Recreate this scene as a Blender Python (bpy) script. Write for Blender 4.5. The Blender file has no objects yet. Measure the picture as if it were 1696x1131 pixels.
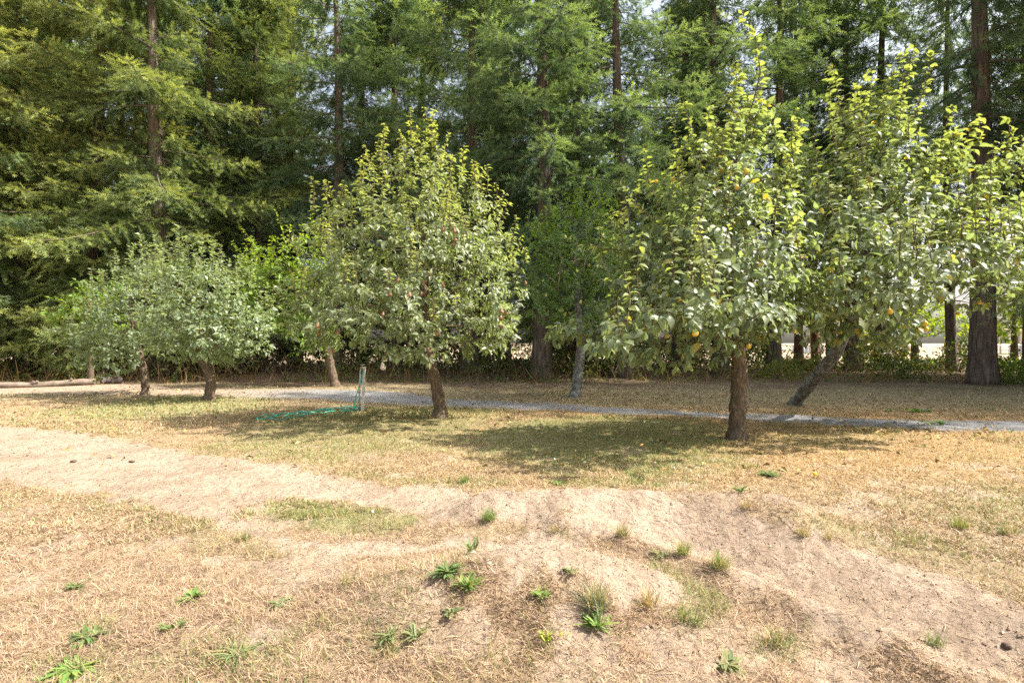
import bpy, math, random
import numpy as np
from mathutils import Vector

# ------------------------------------------------------------------ camera, world, sun
SC = bpy.context.scene
COL = SC.collection
CAMH, FPX, CX, CY = 1.35, 942.0, 848.0, 565.5
cam_d = bpy.data.cameras.new("camera"); cam = bpy.data.objects.new("camera", cam_d); COL.objects.link(cam)
cam.location = (0, 0, CAMH); cam.rotation_euler = (math.radians(90), 0, 0)
cam_d.sensor_width = 36; cam_d.lens = FPX / 1696 * 36; cam_d.clip_end = 2000; cam_d.clip_start = 0.05
SC.camera = cam

SUN_EL, SUN_AZ = math.radians(52), math.radians(90)      # azimuth measured from +Y towards +X
S = Vector((math.sin(SUN_AZ) * math.cos(SUN_EL), math.cos(SUN_AZ) * math.cos(SUN_EL), math.sin(SUN_EL)))
w = bpy.data.worlds.new("World"); SC.world = w; w.use_nodes = True
nt = w.node_tree; nt.nodes.clear()
sky = nt.nodes.new('ShaderNodeTexSky'); sky.sky_type = 'NISHITA'; sky.sun_disc = False
sky.sun_elevation = SUN_EL; sky.sun_rotation = SUN_AZ; sky.dust_density = 4.0; sky.air_density = 1.2
bg = nt.nodes.new('ShaderNodeBackground'); bg.inputs[1].default_value = 0.13
wo = nt.nodes.new('ShaderNodeOutputWorld')
hs = nt.nodes.new('ShaderNodeHueSaturation'); hs.inputs['Saturation'].default_value = .55; hs.inputs['Value'].default_value = 1.0
nt.links.new(sky.outputs[0], hs.inputs['Color']); nt.links.new(hs.outputs[0], bg.inputs[0]); nt.links.new(bg.outputs[0], wo.inputs[0])
ld = bpy.data.lights.new("sun", 'SUN'); ld.energy = 4.8; ld.angle = math.radians(0.6); ld.color = (1.0, 0.945, 0.87)
lo = bpy.data.objects.new("sun", ld); COL.objects.link(lo); lo.location = (20, 20, 40)
lo.rotation_euler = S.to_track_quat('Z', 'Y').to_euler()
SC.view_settings.view_transform = 'Standard'; SC.view_settings.look = 'None'
SC.view_settings.gamma = 1; SC.view_settings.exposure = 1.34
SC.cycles.max_bounces = 8; SC.cycles.diffuse_bounces = 4; SC.cycles.transmission_bounces = 5
SC.cycles.glossy_bounces = 2; SC.cycles.use_denoising = False

# ------------------------------------------------------------------ small helpers
def rng(seed): return np.random.default_rng(seed)

def empty(name, label, cat, loc, group=None):
    o = bpy.data.objects.new(name, None); COL.objects.link(o); o.location = loc
    o.empty_display_size = 0.2
    return tag(o, label, cat, group)

def tag(o, label=None, cat=None, group=None, kind=None):
    if label: o['label'] = label
    if cat: o['category'] = cat
    if group: o['group'] = group
    if kind: o['kind'] = kind
    return o

def make_mesh(name, verts, faces, mats, colors=None, smooth=False, matidx=None, parent=None, link=True):
    """verts (N,3); faces: list of int arrays (M,k); colors (N,3) point colours."""
    me = bpy.data.meshes.new(name)
    verts = np.ascontiguousarray(verts, dtype=np.float32)
    if not isinstance(faces, list): faces = [faces]
    faces = [np.asarray(f, dtype=np.int32) for f in faces if len(f)]
    loops = np.concatenate([f.ravel() for f in faces])
    tot = np.concatenate([np.full(len(f), f.shape[1], dtype=np.int32) for f in faces])
    start = np.concatenate([[0], np.cumsum(tot)[:-1]]).astype(np.int32)
    me.vertices.add(len(verts)); me.vertices.foreach_set('co', verts.ravel())
    me.loops.add(len(loops)); me.loops.foreach_set('vertex_index', loops)
    me.polygons.add(len(tot)); me.polygons.foreach_set('loop_start', start)
    if colors is not None:
        ca = me.color_attributes.new('Col', 'FLOAT_COLOR', 'POINT')
        c4 = np.ones((len(verts), 4), dtype=np.float32); c4[:, :colors.shape[1]] = colors
        ca.data.foreach_set('color', c4.ravel())
    me.polygons.foreach_set('use_smooth', np.full(len(tot), bool(smooth)))
    if matidx is not None: me.polygons.foreach_set('material_index', np.asarray(matidx, dtype=np.int32))
    me.update(calc_edges=True)
    for m in (mats if isinstance(mats, (list, tuple)) else [mats]): me.materials.append(m)
    o = bpy.data.objects.new(name, me)
    if link: COL.objects.link(o)
    if parent is not None: o.parent = parent
    return o

def norm(v):
    return v / np.maximum(np.linalg.norm(v, axis=-1, keepdims=True), 1e-9)

def frames(d, n):
    """rotation matrices whose columns are x=d, z~n"""
    d = norm(d); z = norm(n - (n * d).sum(-1, keepdims=True) * d); y = np.cross(z, d)
    return np.stack([d, y, z], axis=-1)

def scatter(tv, tf, pos, rot, scale, col=None):
    """instances of a template baked in one mesh; scale (M,) or (M,3)"""
    sc = scale[:, None] if scale.ndim == 1 else scale
    sc = np.broadcast_to(sc, (len(pos), 3))
    v = np.einsum('mij,mnj->mni', rot, tv[None] * sc[:, None, :]) + pos[:, None, :]
    n = len(tv); off = (np.arange(len(pos)) * n)[:, None, None]
    fs = [(np.asarray(f)[None] + off).reshape(-1, len(f[0])) for f in tf]
    c = None if col is None else np.repeat(col, n, axis=0)
    return v.reshape(-1, 3), fs, c

def merge(parts):
    vs, fd, cs, o = [], {}, [], 0
    for v, fs, c in parts:
        vs.append(v)
        for f in fs: fd.setdefault(f.shape[1], []).append(f + o)
        cs.append(c if c is not None else np.ones((len(v), 3)))
        o += len(v)
    return np.concatenate(vs), [np.concatenate(x) for x in fd.values()], np.concatenate(cs)

def tube(pts, rad, sides=8, cap=True):
    pts = np.asarray(pts, float); rad = np.broadcast_to(np.asarray(rad, float), (len(pts),))
    t = np.gradient(pts, axis=0); t = norm(t)
    ref = np.array([0.0, 0, 1]) if abs(t[0][2]) < 0.9 else np.array([1.0, 0, 0])
    u = norm(np.cross(t[0], ref)); us = []
    for i in range(len(pts)):
        u = norm(u - np.dot(u, t[i]) * t[i]); us.append(u)
    us = np.array(us); vs = np.cross(t, us)
    a = np.linspace(0, 2 * math.pi, sides, endpoint=False)
    ring = us[:, None] * np.cos(a)[None, :, None] + vs[:, None] * np.sin(a)[None, :, None]
    v = (pts[:, None] + ring * rad[:, None, None]).reshape(-1, 3)
    k = len(pts); i = np.arange(k - 1)[:, None]; j = np.arange(sides)[None]; j2 = (j + 1) % sides
    f = np.stack([i * sides + j, i * sides + j2, (i + 1) * sides + j2, (i + 1) * sides + j], -1).reshape(-1, 4)
    fs = [f]
    if cap:
        v = np.concatenate([v, pts[:1], pts[-1:]]); c0 = k * sides; jj = np.arange(sides)
        fs.append(np.concatenate([np.stack([(jj + 1) % sides, jj, np.full(sides, c0)], -1),
                                  np.stack([(k - 1) * sides + jj, (k - 1) * sides + (jj + 1) % sides, np.full(sides, c0 + 1)], -1)]))
    return v, fs, None

def box(x0, x1, y0, y1, z0, z1):
    v = np.array([[x, y, z] for z in (z0, z1) for y in (y0, y1) for x in (x0, x1)], float)
    f = np.array([[0, 2, 3, 1], [4, 5, 7, 6], [0, 1, 5, 4], [2, 6, 7, 3], [0, 4, 6, 2], [1, 3, 7, 5]])
    return v, [f], None

def vhash(ix, iy, seed):
    h = (ix.astype(np.int64) * 374761393 + iy.astype(np.int64) * 668265263 + seed * 1442695041) & 0xffffffff
    h = ((h ^ (h >> 13)) * 1274126177) & 0xffffffff
    return ((h ^ (h >> 16)) & 0xffff) / 65535.0

def vnoise(x, y, seed=0):
    ix = np.floor(x); iy = np.floor(y); fx = x - ix; fy = y - iy
    fx = fx * fx * (3 - 2 * fx); fy = fy * fy * (3 - 2 * fy)
    ix = ix.astype(np.int64); iy = iy.astype(np.int64)
    a = vhash(ix, iy, seed); b = vhash(ix + 1, iy, seed); c = vhash(ix, iy + 1, seed); d = vhash(ix + 1, iy + 1, seed)
    return (a * (1 - fx) + b * fx) * (1 - fy) + (c * (1 - fx) + d * fx) * fy

def fbm(x, y, seed=0, oct=4):
    s, a, t = 0, 1.0, 0
    for k in range(oct):
        s = s + a * vnoise(x * 2 ** k + 17 * k, y * 2 ** k - 9 * k, seed + k); t += a; a *= 0.55
    return s / t

def sstep(a, b, x):
    t = np.clip((x - a) / (b - a), 0, 1); return t * t * (3 - 2 * t)

def poly_dist(x, y, pts, closed=False):
    pts = np.asarray(pts, float); best = np.full(np.shape(x), 1e9)
    n = len(pts)
    for i in range(n if closed else n - 1):
        a, b = pts[i], pts[(i + 1) % n]; d = b - a; l2 = max(d @ d, 1e-9)
        t = np.clip(((x - a[0]) * d[0] + (y - a[1]) * d[1]) / l2, 0, 1)
        best = np.minimum(best, np.hypot(x - a[0] - t * d[0], y - a[1] - t * d[1]))
    return best

def poly_sd(x, y, pts):
    """signed distance, positive inside"""
    pts = np.asarray(pts, float); ins = np.zeros(np.shape(x), bool); n = len(pts)
    for i in range(n):
        a, b = pts[i], pts[(i + 1) % n]
        c = ((a[1] > y) != (b[1] > y)) & (x < (b[0] - a[0]) * (y - a[1]) / (b[1] - a[1] + 1e-12) + a[0])
        ins ^= c
    d = poly_dist(x, y, pts, True)
    return np.where(ins, d, -d)

# ------------------------------------------------------------------ terrain height
def flat(px, py, h=0.0):
    d = (CAMH - h) * FPX / (py - CY); return ((px - CX) / FPX * d, d)

RIDGE1 = [flat(830, 838, .08), flat(900, 824, .15), flat(1000, 817, .18), (1.35, 4.30), (1.95, 4.15)]
RIDGE2 = [flat(930, 868, .08), flat(1010, 880, .09), flat(1100, 905, .09), flat(1240, 958, .09), flat(1400, 1018, .08), flat(1560, 1080, .07), flat(1750, 1150, .06)]
TRENCH = [flat(1150, 900), flat(1300, 945), flat(1450, 990), flat(1600, 1050), flat(1750, 1110)]

def H(x, y):
    x = np.asarray(x, float); y = np.asarray(y, float)
    r = np.hypot(x, y)
    h = 0.020 * (fbm(x * .35, y * .35, 3, 3) - .5) * 2
    near = np.exp(-(r / 9.0) ** 4)
    d1 = poly_dist(x, y, RIDGE1); h = h + near * 0.23 * np.exp(-(d1 / .36) ** 2)
    d2 = poly_dist(x, y, RIDGE2); h = h + near * 0.10 * np.exp(-(d2 / .16) ** 2)
    d3 = poly_dist(x, y, TRENCH); h = h - near * 0.12 * np.exp(-(d3 / .33) ** 2)
    h = h + 0.25 * np.exp(-(((x - .12) / .75) ** 2 + ((y - 2.95) / .42) ** 2))
    h = h + 0.05 * np.exp(-(((x + .9) / .8) ** 2 + ((y - 2.7) / .5) ** 2))
    h = h + near * (0.05 * (fbm(x * 2.2, y * 2.2, 11, 3) - .5) + 0.034 * (fbm(x * 9, y * 9, 5, 3) - .5) + .010 * (fbm(x * 32, y * 32, 8, 2) - .5))
    h = h + 0.06 * (fbm(x * .8, y * .8, 21, 3) - .5) * sstep(16, 20, y)
    return h

def P(px, py, lift=0.0):
    """the point of the ground seen at a photograph position"""
    dx, dz = (px - CX) / FPX, (CY - py) / FPX
    t = np.concatenate([np.linspace(1.6, 12, 2400), np.linspace(12, 90, 2600)])
    z = CAMH + dz * t; hh = H(dx * t, t)
    k = np.argmax(z <= hh)
    if z[k] > hh[k]: k = len(t) - 1
    return np.array([dx * t[k], t[k], float(hh[k]) + lift])

def at(px, py, d): return np.array([(px - CX) / FPX * d, d, CAMH + (CY - py) / FPX * d])
def proj(p): p = np.asarray(p); return CX + p[..., 0] / p[..., 1] * FPX, CY - (p[..., 2] - CAMH) / p[..., 1] * FPX
def PL(l): return np.array([P(a, b)[:2] for a, b in l])

TRACK = PL([(-80, 702), (60, 709), (170, 722), (260, 738), (330, 754), (420, 764), (500, 775), (560, 792), (640, 803), (740, 808), (860, 814),
            (980, 808), (1120, 816), (1225, 832), (1250, 852), (1310, 878), (1400, 902), (1470, 928), (1560, 952), (1650, 985), (1760, 1020),
            (1760, 1170), (1600, 1112), (1400, 1044), (1250, 980), (1150, 934), (1080, 906), (1000, 880), (900, 866), (800, 864), (715, 868),
            (690, 850), (600, 838), (520, 826), (440, 828), (392, 842), (390, 858), (440, 878), (520, 893), (620, 898), (720, 896), (800, 886),
            (860, 884), (960, 902), (1060, 930), (1120, 962), (1090, 985), (1075, 1015), (1030, 1000), (980, 960), (900, 965), (850, 985), (815, 950),
            (790, 925), (740, 912), (620, 920), (500, 914), (420, 898), (340, 862), (240, 836), (120, 812), (0, 796), (-80, 790)])
BARE1 = PL([(1225, 815), (1290, 818), (1350, 838), (1345, 848), (1250, 842)])
BARE2 = PL([(1600, 884), (1700, 886), (1700, 898), (1640, 897)])
PATH = PL([(-80, 641), (100, 640), (200, 636), (300, 642), (440, 645), (560, 645), (640, 648), (740, 660), (850, 665), (1000, 673), (1150, 681),
           (1300, 687), (1420, 693), (1560, 696), (1760, 698), (1760, 716), (1560, 712), (1400, 706), (1250, 697), (1100, 689),
           (950, 682), (800, 676), (700, 672), (620, 667), (520, 660), (420, 658), (330, 654), (180, 656), (60, 652), (-80, 656)])
GREENS_ = 1
GREENS = [(PL([(400, 838), (480, 830), (560, 838), (640, 846), (705, 855), (690, 866), (640, 880), (560, 884), (480, 868), (410, 858)]), .10, .85),
          (PL([(600, 780), (700, 790), (840, 795), (850, 808), (700, 808), (610, 798)]), .12, .55),
          (PL([(880, 795), (1000, 790), (1160, 798), (1150, 812), (960, 806)]), .12, .7),
          (PL([(1030, 930), (1080, 925), (1180, 975), (1190, 1000), (1120, 990)]), .08, .75),
          (PL([(900, 868), (960, 880), (955, 895), (905, 886)]), .06, .6),
          (PL([(1250, 838), (1340, 850), (1440, 870), (1560, 895), (1640, 940), (1560, 935), (1420, 900), (1300, 862)]), .15, .5),
          (PL([(150, 800), (330, 850), (460, 900), (440, 925), (300, 880), (120, 840)]), .3, .4),
          (PL([(1560, 800), (1760, 800), (1760, 900), (1600, 880)]), .3, .45),
          (PL([(60, 688), (160, 668), (330, 656), (440, 660), (420, 680), (300, 692), (120, 694)]), .6, .95),
          (PL([(340, 745), (430, 690), (560, 678), (760, 672), (860, 676), (800, 705), (720, 745), (560, 765), (420, 770)]), .5, .75),
          (PL([(760, 745), (840, 695), (1000, 688), (1150, 696), (1200, 720), (1190, 760), (1100, 790), (900, 780)]), .5, 1.0),
          (PL([(50, 1090), (190, 1070), (200, 1131), (60, 1131)]), .08, .7), (PL([(370, 1060), (470, 1040), (480, 1090), (380, 1115)]), .06, .7), (PL([(610, 1055), (710, 1035), (710, 1070), (630, 1085)]), .06, .7),
          (PL([(1110, 1010), (1200, 1000), (1190, 1050), (1130, 1050)]), .06, .6), (PL([(1240, 1040), (1340, 1040), (1330, 1090), (1250, 1090)]), .06, .6), (PL([(130, 1030), (200, 1020), (200, 1062), (140, 1065)]), .05, .7),
          (PL([(1230, 720), (1400, 710), (1500, 712), (1400, 740), (1250, 745)]), .3, .4)]

def masks(x, y):
    n1 = (fbm(x * 5, y * 5, 31, 3) - .5); n2 = (fbm(x * 1.1, y * 1.1, 37, 3) - .5); n3 = fbm(x * 16, y * 16, 41, 2) - .5
    wob = n1 * .30 + n3 * .12
    t = sstep(-.05, .06, poly_sd(x, y, TRACK) + wob * 1.15)
    for q in (BARE1, BARE2): t = np.maximum(t, sstep(-.06, .10, poly_sd(x, y, q) + wob * .8))
    patchy = sstep(.60, .68, fbm(x * 2.6, y * 2.6, 43, 3)) * np.exp(-(y / 7.5) ** 4) * .85
    mound = np.exp(-(((x - .35) / 1.0) ** 2 + ((y - 2.6) / .65) ** 2)) * sstep(.44, .54, fbm(x * 4, y * 4, 47, 3)) * .95
    dirt = np.clip(np.maximum(np.maximum(t, patchy), mound), 0, 1)
    path = sstep(-.22, .22, poly_sd(x, y, PATH) + n2 * .5 + n1 * .35)
    g = np.zeros(np.shape(x))
    for q, e, s in GREENS:
        g = np.maximum(g, s * sstep(-e, e, poly_sd(x, y, q) + n2 * e * 1.6 + n1 * e * 1.2))
    g = np.maximum(g, .28 * sstep(.56, .74, fbm(x * .9, y * .9, 53, 4)))
    g = np.clip(g * .78 * (.65 + .8 * (n1 + .5)), 0, 1) * (1 - path)
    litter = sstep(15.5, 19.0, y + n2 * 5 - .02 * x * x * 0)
    field = sstep(30, 34, y + n2 * 2)
    return dirt, path, g, litter, field

STRAW = np.array([.41, .295, .17]); STRAWPINK = np.array([.425, .30, .19]); GOLD = np.array([.46, .305, .14])
SOIL = np.array([.42, .315, .225]); SOILD = np.array([.335, .245, .17]); GREY_SHADE = np.array([.25, .245, .24])
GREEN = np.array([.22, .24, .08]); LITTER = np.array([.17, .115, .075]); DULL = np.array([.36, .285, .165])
FIELD = np.array([.46, .35, .23])

def mix(a, b, t): return a * (1 - t[..., None]) + b * t[..., None]

def grass_colour(x, y):
    gold = sstep(4.5, 6.5, y) * (.25 + .75 * sstep(-1.5, 3.5, x)) * (1 - sstep(11, 14, y))
    far = sstep(10.5, 14, y + .12 * x)
    c = mix(np.broadcast_to(STRAWPINK, np.shape(x) + (3,)), STRAW, sstep(3.2, 5, y))
    c = mix(c, GOLD, gold * .8); c = mix(c, DULL, far)
    return c

def build_terrain():
    th0 = np.linspace(-60, 60, 641); th1 = np.linspace(60, 300, 62)[1:-1]
    th = np.radians(np.concatenate([th0, th1])); r = np.concatenate([[0.02], np.geomspace(.5, 450, 640)])
    T, R = np.meshgrid(th, r); x = R * np.sin(T); y = R * np.cos(T); z = H(x, y)
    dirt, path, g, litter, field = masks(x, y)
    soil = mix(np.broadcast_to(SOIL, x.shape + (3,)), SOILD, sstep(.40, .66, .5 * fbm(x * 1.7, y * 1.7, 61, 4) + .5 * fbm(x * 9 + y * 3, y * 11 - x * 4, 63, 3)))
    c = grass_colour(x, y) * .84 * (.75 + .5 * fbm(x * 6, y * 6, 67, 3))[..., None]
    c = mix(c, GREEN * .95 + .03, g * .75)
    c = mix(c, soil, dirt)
    grey = mix(np.broadcast_to(SOIL * .9, x.shape + (3,)), GREY_SHADE, sstep(-9, -4, x))  # path: plain soil at its lit left end, shade painted as grey elsewhere
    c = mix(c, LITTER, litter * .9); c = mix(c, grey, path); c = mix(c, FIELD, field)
    crack = np.exp(-(poly_dist(x, y, [(.35, 4.3), (1.1, 4.25), (1.8, 3.9)]) / .38) ** 2) * sstep(.40, .60, fbm(x * 1.6, y * 1.6, 91, 2))
    n, m = x.shape
    i = np.arange(n - 1)[:, None]; j = np.arange(m)[None]; j2 = (j + 1) % m
    f = np.stack([i * m + j, i * m + j2, (i + 1) * m + j2, (i + 1) * m + j], -1).reshape(-1, 4)
    v = np.stack([x, y, z], -1).reshape(-1, 3)
    col = np.concatenate([c.reshape(-1, 3), np.clip(crack, 0, 1).reshape(-1, 1)], 1)
    return make_mesh('ground', v, f, M_GROUND, col, smooth=True)

# ------------------------------------------------------------------ materials
def newmat(name):
    m = bpy.data.materials.new(name); m.use_nodes = True; t = m.node_tree; t.nodes.clear()
    o = t.nodes.new('ShaderNodeOutputMaterial')
    def N(ty, **kw):
        n = t.nodes.new(ty)
        for k, v in kw.items(): setattr(n, k, v)
        return n
    L = t.links.new
    return m, t, o, N, L

def ground_mat():
    m, t, o, N, L = newmat('dry_ground')
    b = N('ShaderNodeBsdfPrincipled'); b.inputs['Roughness'].default_value = .95; b.inputs['Specular IOR Level'].default_value = .15
    a = N('ShaderNodeVertexColor', layer_name='Col'); tc = N('ShaderNodeTexCoord')
    n1 = N('ShaderNodeTexNoise'); n1.inputs['Scale'].default_value = 38; n1.inputs['Detail'].default_value = 8; n1.inputs['Roughness'].default_value = .7
    n2 = N('ShaderNodeTexNoise'); n2.inputs['Scale'].default_value = 3.1; n2.inputs['Detail'].default_value = 6
    L(tc.outputs['Object'], n1.inputs['Vector']); L(tc.outputs['Object'], n2.inputs['Vector'])
    r1 = N('ShaderNodeMapRange'); r1.inputs[1].default_value = .25; r1.inputs[2].default_value = .75; r1.inputs[3].default_value = .60; r1.inputs[4].default_value = 1.30
    r2 = N('ShaderNodeMapRange'); r2.inputs[1].default_value = .3; r2.inputs[2].default_value = .7; r2.inputs[3].default_value = .86; r2.inputs[4].default_value = 1.10
    L(n1.outputs[0], r1.inputs[0]); L(n2.outputs[0], r2.inputs[0])
    mu = N('ShaderNodeMath', operation='MULTIPLY'); L(r1.outputs[0], mu.inputs[0]); L(r2.outputs[0], mu.inputs[1])
    vm = N('ShaderNodeVectorMath', operation='SCALE'); L(a.outputs['Color'], vm.inputs[0]); L(mu.outputs[0], vm.inputs['Scale'])
    L(vm.outputs[0], b.inputs['Base Color'])
    n3 = N('ShaderNodeTexNoise'); n3.inputs['Scale'].default_value = 70; n3.inputs['Detail'].default_value = 6; n3.inputs['Roughness'].default_value = .75
    L(tc.outputs['Object'], n3.inputs['Vector'])
    n4 = N('ShaderNodeTexNoise'); n4.inputs['Scale'].default_value = 14; n4.inputs['Detail'].default_value = 5
    L(tc.outputs['Object'], n4.inputs['Vector'])
    b1 = N('ShaderNodeBump'); b1.inputs['Strength'].default_value = 1; b1.inputs['Distance'].default_value = .02; L(n3.outputs[0], b1.inputs['Height'])
    b2 = N('ShaderNodeBump'); b2.inputs['Strength'].default_value = 1; b2.inputs['Distance'].default_value = .05; L(n4.outputs[0], b2.inputs['Height']); L(b1.outputs[0], b2.inputs['Normal'])
    # cracked cake of the mound
    wn = N('ShaderNodeTexNoise'); wn.inputs['Scale'].default_value = 5; L(tc.outputs['Object'], wn.inputs['Vector'])
    wv = N('ShaderNodeMixRGB'); wv.inputs[0].default_value = .25; L(tc.outputs['Object'], wv.inputs[1]); L(wn.outputs['Color'], wv.inputs[2])
    vo = N('ShaderNodeTexVoronoi', feature='DISTANCE_TO_EDGE'); vo.inputs['Scale'].default_value = 5.0; L(wv.outputs[0], vo.inputs['Vector'])
    vr = N('ShaderNodeMapRange'); vr.inputs[1].default_value = 0; vr.inputs[2].default_value = .05; L(vo.outputs['Distance'], vr.inputs[0])
    ms = N('ShaderNodeMath', operation='MULTIPLY'); L(a.outputs['Alpha'], ms.inputs[0]); ms.inputs[1].default_value = .6
    b3 = N('ShaderNodeBump'); b3.inputs['Distance'].default_value = .03; L(ms.outputs[0], b3.inputs['Strength']); L(vr.outputs[0], b3.inputs['Height']); L(b2.outputs[0], b3.inputs['Normal'])
    L(b3.outputs[0], b.inputs['Normal']); L(b.outputs[0], o.inputs[0])
    return m

def leaf_mat(name, rough=.42, trans=.35, tcol=(1.5, 1.45, .35), under=1.25, spec=.5, tint=False):
    """vertex colour leaf: glossy upper side, paler underside, light passing through"""
    m, t, o, N, L = newmat(name)
    a = N('ShaderNodeVertexColor', layer_name='Col'); col = a.outputs['Color']
    if tint:
        oi = N('ShaderNodeObjectInfo'); mm = N('ShaderNodeMixRGB', blend_type='MULTIPLY'); mm.inputs[0].default_value = 1
        L(a.outputs[0], mm.inputs[1]); L(oi.outputs['Color'], mm.inputs[2]); col = mm.outputs[0]
    g = N('ShaderNodeNewGeometry')
    mr = N('ShaderNodeMapRange'); mr.inputs[3].default_value = 1; mr.inputs[4].default_value = under; L(g.outputs['Backfacing'], mr.inputs[0])
    vs = N('ShaderNodeVectorMath', operation='SCALE'); L(col, vs.inputs[0]); L(mr.outputs[0], vs.inputs['Scale'])
    b = N('ShaderNodeBsdfPrincipled'); b.inputs['Roughness'].default_value = rough; b.inputs['Specular IOR Level'].default_value = spec
    L(vs.outputs[0], b.inputs['Base Color'])
    tr = N('ShaderNodeBsdfTranslucent'); tm = N('ShaderNodeVectorMath', operation='MULTIPLY'); tm.inputs[1].default_value = tcol
    L(col, tm.inputs[0]); L(tm.outputs[0], tr.inputs[0])
    mx = N('ShaderNodeMixShader'); mx.inputs[0].default_value = trans; L(b.outputs[0], mx.inputs[1]); L(tr.outputs[0], mx.inputs[2])
    L(mx.outputs[0], o.inputs[0]); return m

def bark_mat(name, c1, c2, scale=6, stretch=.22, bump=.02, lichen=None, lam=.5):
    m, t, o, N, L = newmat(name)
    b = N('ShaderNodeBsdfPrincipled'); b.inputs['Roughness'].default_value = .9; b.inputs['Specular IOR Level'].default_value = .2
    tc = N('ShaderNodeTexCoord'); mp = N('ShaderNodeMapping'); mp.inputs['Scale'].default_value = (1, 1, stretch); L(tc.outputs['Object'], mp.inputs[0])
    n = N('ShaderNodeTexNoise'); n.inputs['Scale'].default_value = scale * 3; n.inputs['Detail'].default_value = 8; n.inputs['Roughness'].default_value = .65; L(mp.outputs[0], n.inputs['Vector'])
    v = N('ShaderNodeTexVoronoi', feature='DISTANCE_TO_EDGE'); v.inputs['Scale'].default_value = scale * 2.2
    wv = N('ShaderNodeMixRGB'); wv.inputs[0].default_value = .12; L(mp.outputs[0], wv.inputs[1]); L(n.outputs['Color'], wv.inputs[2]); L(wv.outputs[0], v.inputs['Vector'])
    r = N('ShaderNodeValToRGB'); r.color_ramp.elements[0].color = (*c1, 1); r.color_ramp.elements[1].color = (*c2, 1)
    r.color_ramp.elements[0].position = .35; r.color_ramp.elements[1].position = .68; L(n.outputs[0], r.inputs[0]); col = r.outputs[0]
    if lichen:
        n2 = N('ShaderNodeTexNoise'); n2.inputs['Scale'].default_value = 9; n2.inputs['Detail'].default_value = 7; n2.inputs['Roughness'].default_value = .7; L(tc.outputs['Object'], n2.inputs['Vector'])
        r2 = N('ShaderNodeMapRange'); r2.inputs[1].default_value = lam; r2.inputs[2].default_value = lam + .08; L(n2.outputs[0], r2.inputs[0])
        mm = N('ShaderNodeMixRGB'); L(r2.outputs[0], mm.inputs[0]); L(col, mm.inputs[1]); mm.inputs[2].default_value = (*lichen, 1); col = mm.outputs[0]
    L(col, b.inputs['Base Color'])
    ad = N('ShaderNodeMath', operation='MULTIPLY_ADD'); L(n.outputs[0], ad.inputs[0]); ad.inputs[1].default_value = .6
    mr = N('ShaderNodeMapRange'); mr.inputs[2].default_value = .25; L(v.outputs['Distance'], mr.inputs[0]); L(mr.outputs[0], ad.inputs[2])
    bp = N('ShaderNodeBump'); bp.inputs['Strength'].default_value = 1; bp.inputs['Distance'].default_value = bump; L(ad.outputs[0], bp.inputs['Height'])
    L(bp.outputs[0], b.inputs['Normal']); L(b.outputs[0], o.inputs[0]); return m

def plain_mat(name, c, rough=.6, metal=0, var=.15, scale=20, spec=.4):
    m, t, o, N, L = newmat(name)
    b = N('ShaderNodeBsdfPrincipled'); b.inputs['Roughness'].default_value = rough; b.inputs['Metallic'].default_value = metal; b.inputs['Specular IOR Level'].default_value = spec
    tc = N('ShaderNodeTexCoord'); n = N('ShaderNodeTexNoise'); n.inputs['Scale'].default_value = scale; n.inputs['Detail'].default_value = 5; L(tc.outputs['Object'], n.inputs['Vector'])
    mr = N('ShaderNodeMapRange'); mr.inputs[1].default_value = .3; mr.inputs[2].default_value = .7; mr.inputs[3].default_value = 1 - var; mr.inputs[4].default_value = 1 + var; L(n.outputs[0], mr.inputs[0])
    vs = N('ShaderNodeVectorMath', operation='SCALE'); vs.inputs[0].default_value = c; L(mr.outputs[0], vs.inputs['Scale']); L(vs.outputs[0], b.inputs['Base Color'])
    bp = N('ShaderNodeBump'); bp.inputs['Strength'].default_value = .3; bp.inputs['Distance'].default_value = .004; L(n.outputs[0], bp.inputs['Height']); L(bp.outputs[0], b.inputs['Normal'])
    L(b.outputs[0], o.inputs[0]); return m

M_GROUND = ground_mat()
M_GRASS = leaf_mat('grass_blades', rough=.6, trans=.25, tcol=(1.15, 1.1, .8), under=1.0, spec=.3)
M_NEEDLE = leaf_mat('conifer_needles', rough=.5, trans=.40, tcol=(1.5, 1.4, .45), under=1.0, spec=.35, tint=True)
M_LEAF = leaf_mat('orchard_leaves', rough=.46, trans=.46, tcol=(1.45, 1.5, .7), under=1.3, spec=.65)
M_SOFT = leaf_mat('soft_leaves', rough=.5, trans=.45, tcol=(1.7, 1.7, .3), under=1.15, spec=.4)
M_FARLEAF = leaf_mat('far_leaves', rough=.6, trans=.35, tcol=(1.5, 1.5, .4), under=1.0, spec=.3, tint=True)
M_BARK_FIR = bark_mat('fir_bark', (.10, .078, .060), (.25, .195, .15), scale=3.2, stretch=.16, bump=.06)
M_BARK_RED = bark_mat('red_bark', (.12, .055, .035), (.30, .15, .09), scale=3.5, stretch=.2, bump=.04)
M_BARK_FRUIT = bark_mat('fruit_bark', (.11, .08, .055), (.30, .22, .145), scale=9, stretch=.35, bump=.014, lichen=(.30, .27, .20), lam=.62)
M_BARK_LICHEN = bark_mat('lichen_bark', (.12, .115, .10), (.26, .24, .21), scale=9, stretch=.4, bump=.014, lichen=(.36, .37, .345), lam=.48)
M_TWIG = plain_mat('twig', (.26, .20, .13), .8)
M_DEAD = plain_mat('dead_twig', (.13, .10, .075), .9)
M_PALE = plain_mat('weathered_wood', (.50, .44, .35), .8, var=.3, scale=9)
M_GREYWOOD = plain_mat('grey_wood', (.11, .09, .075), .9, var=.3, scale=9)

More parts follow.
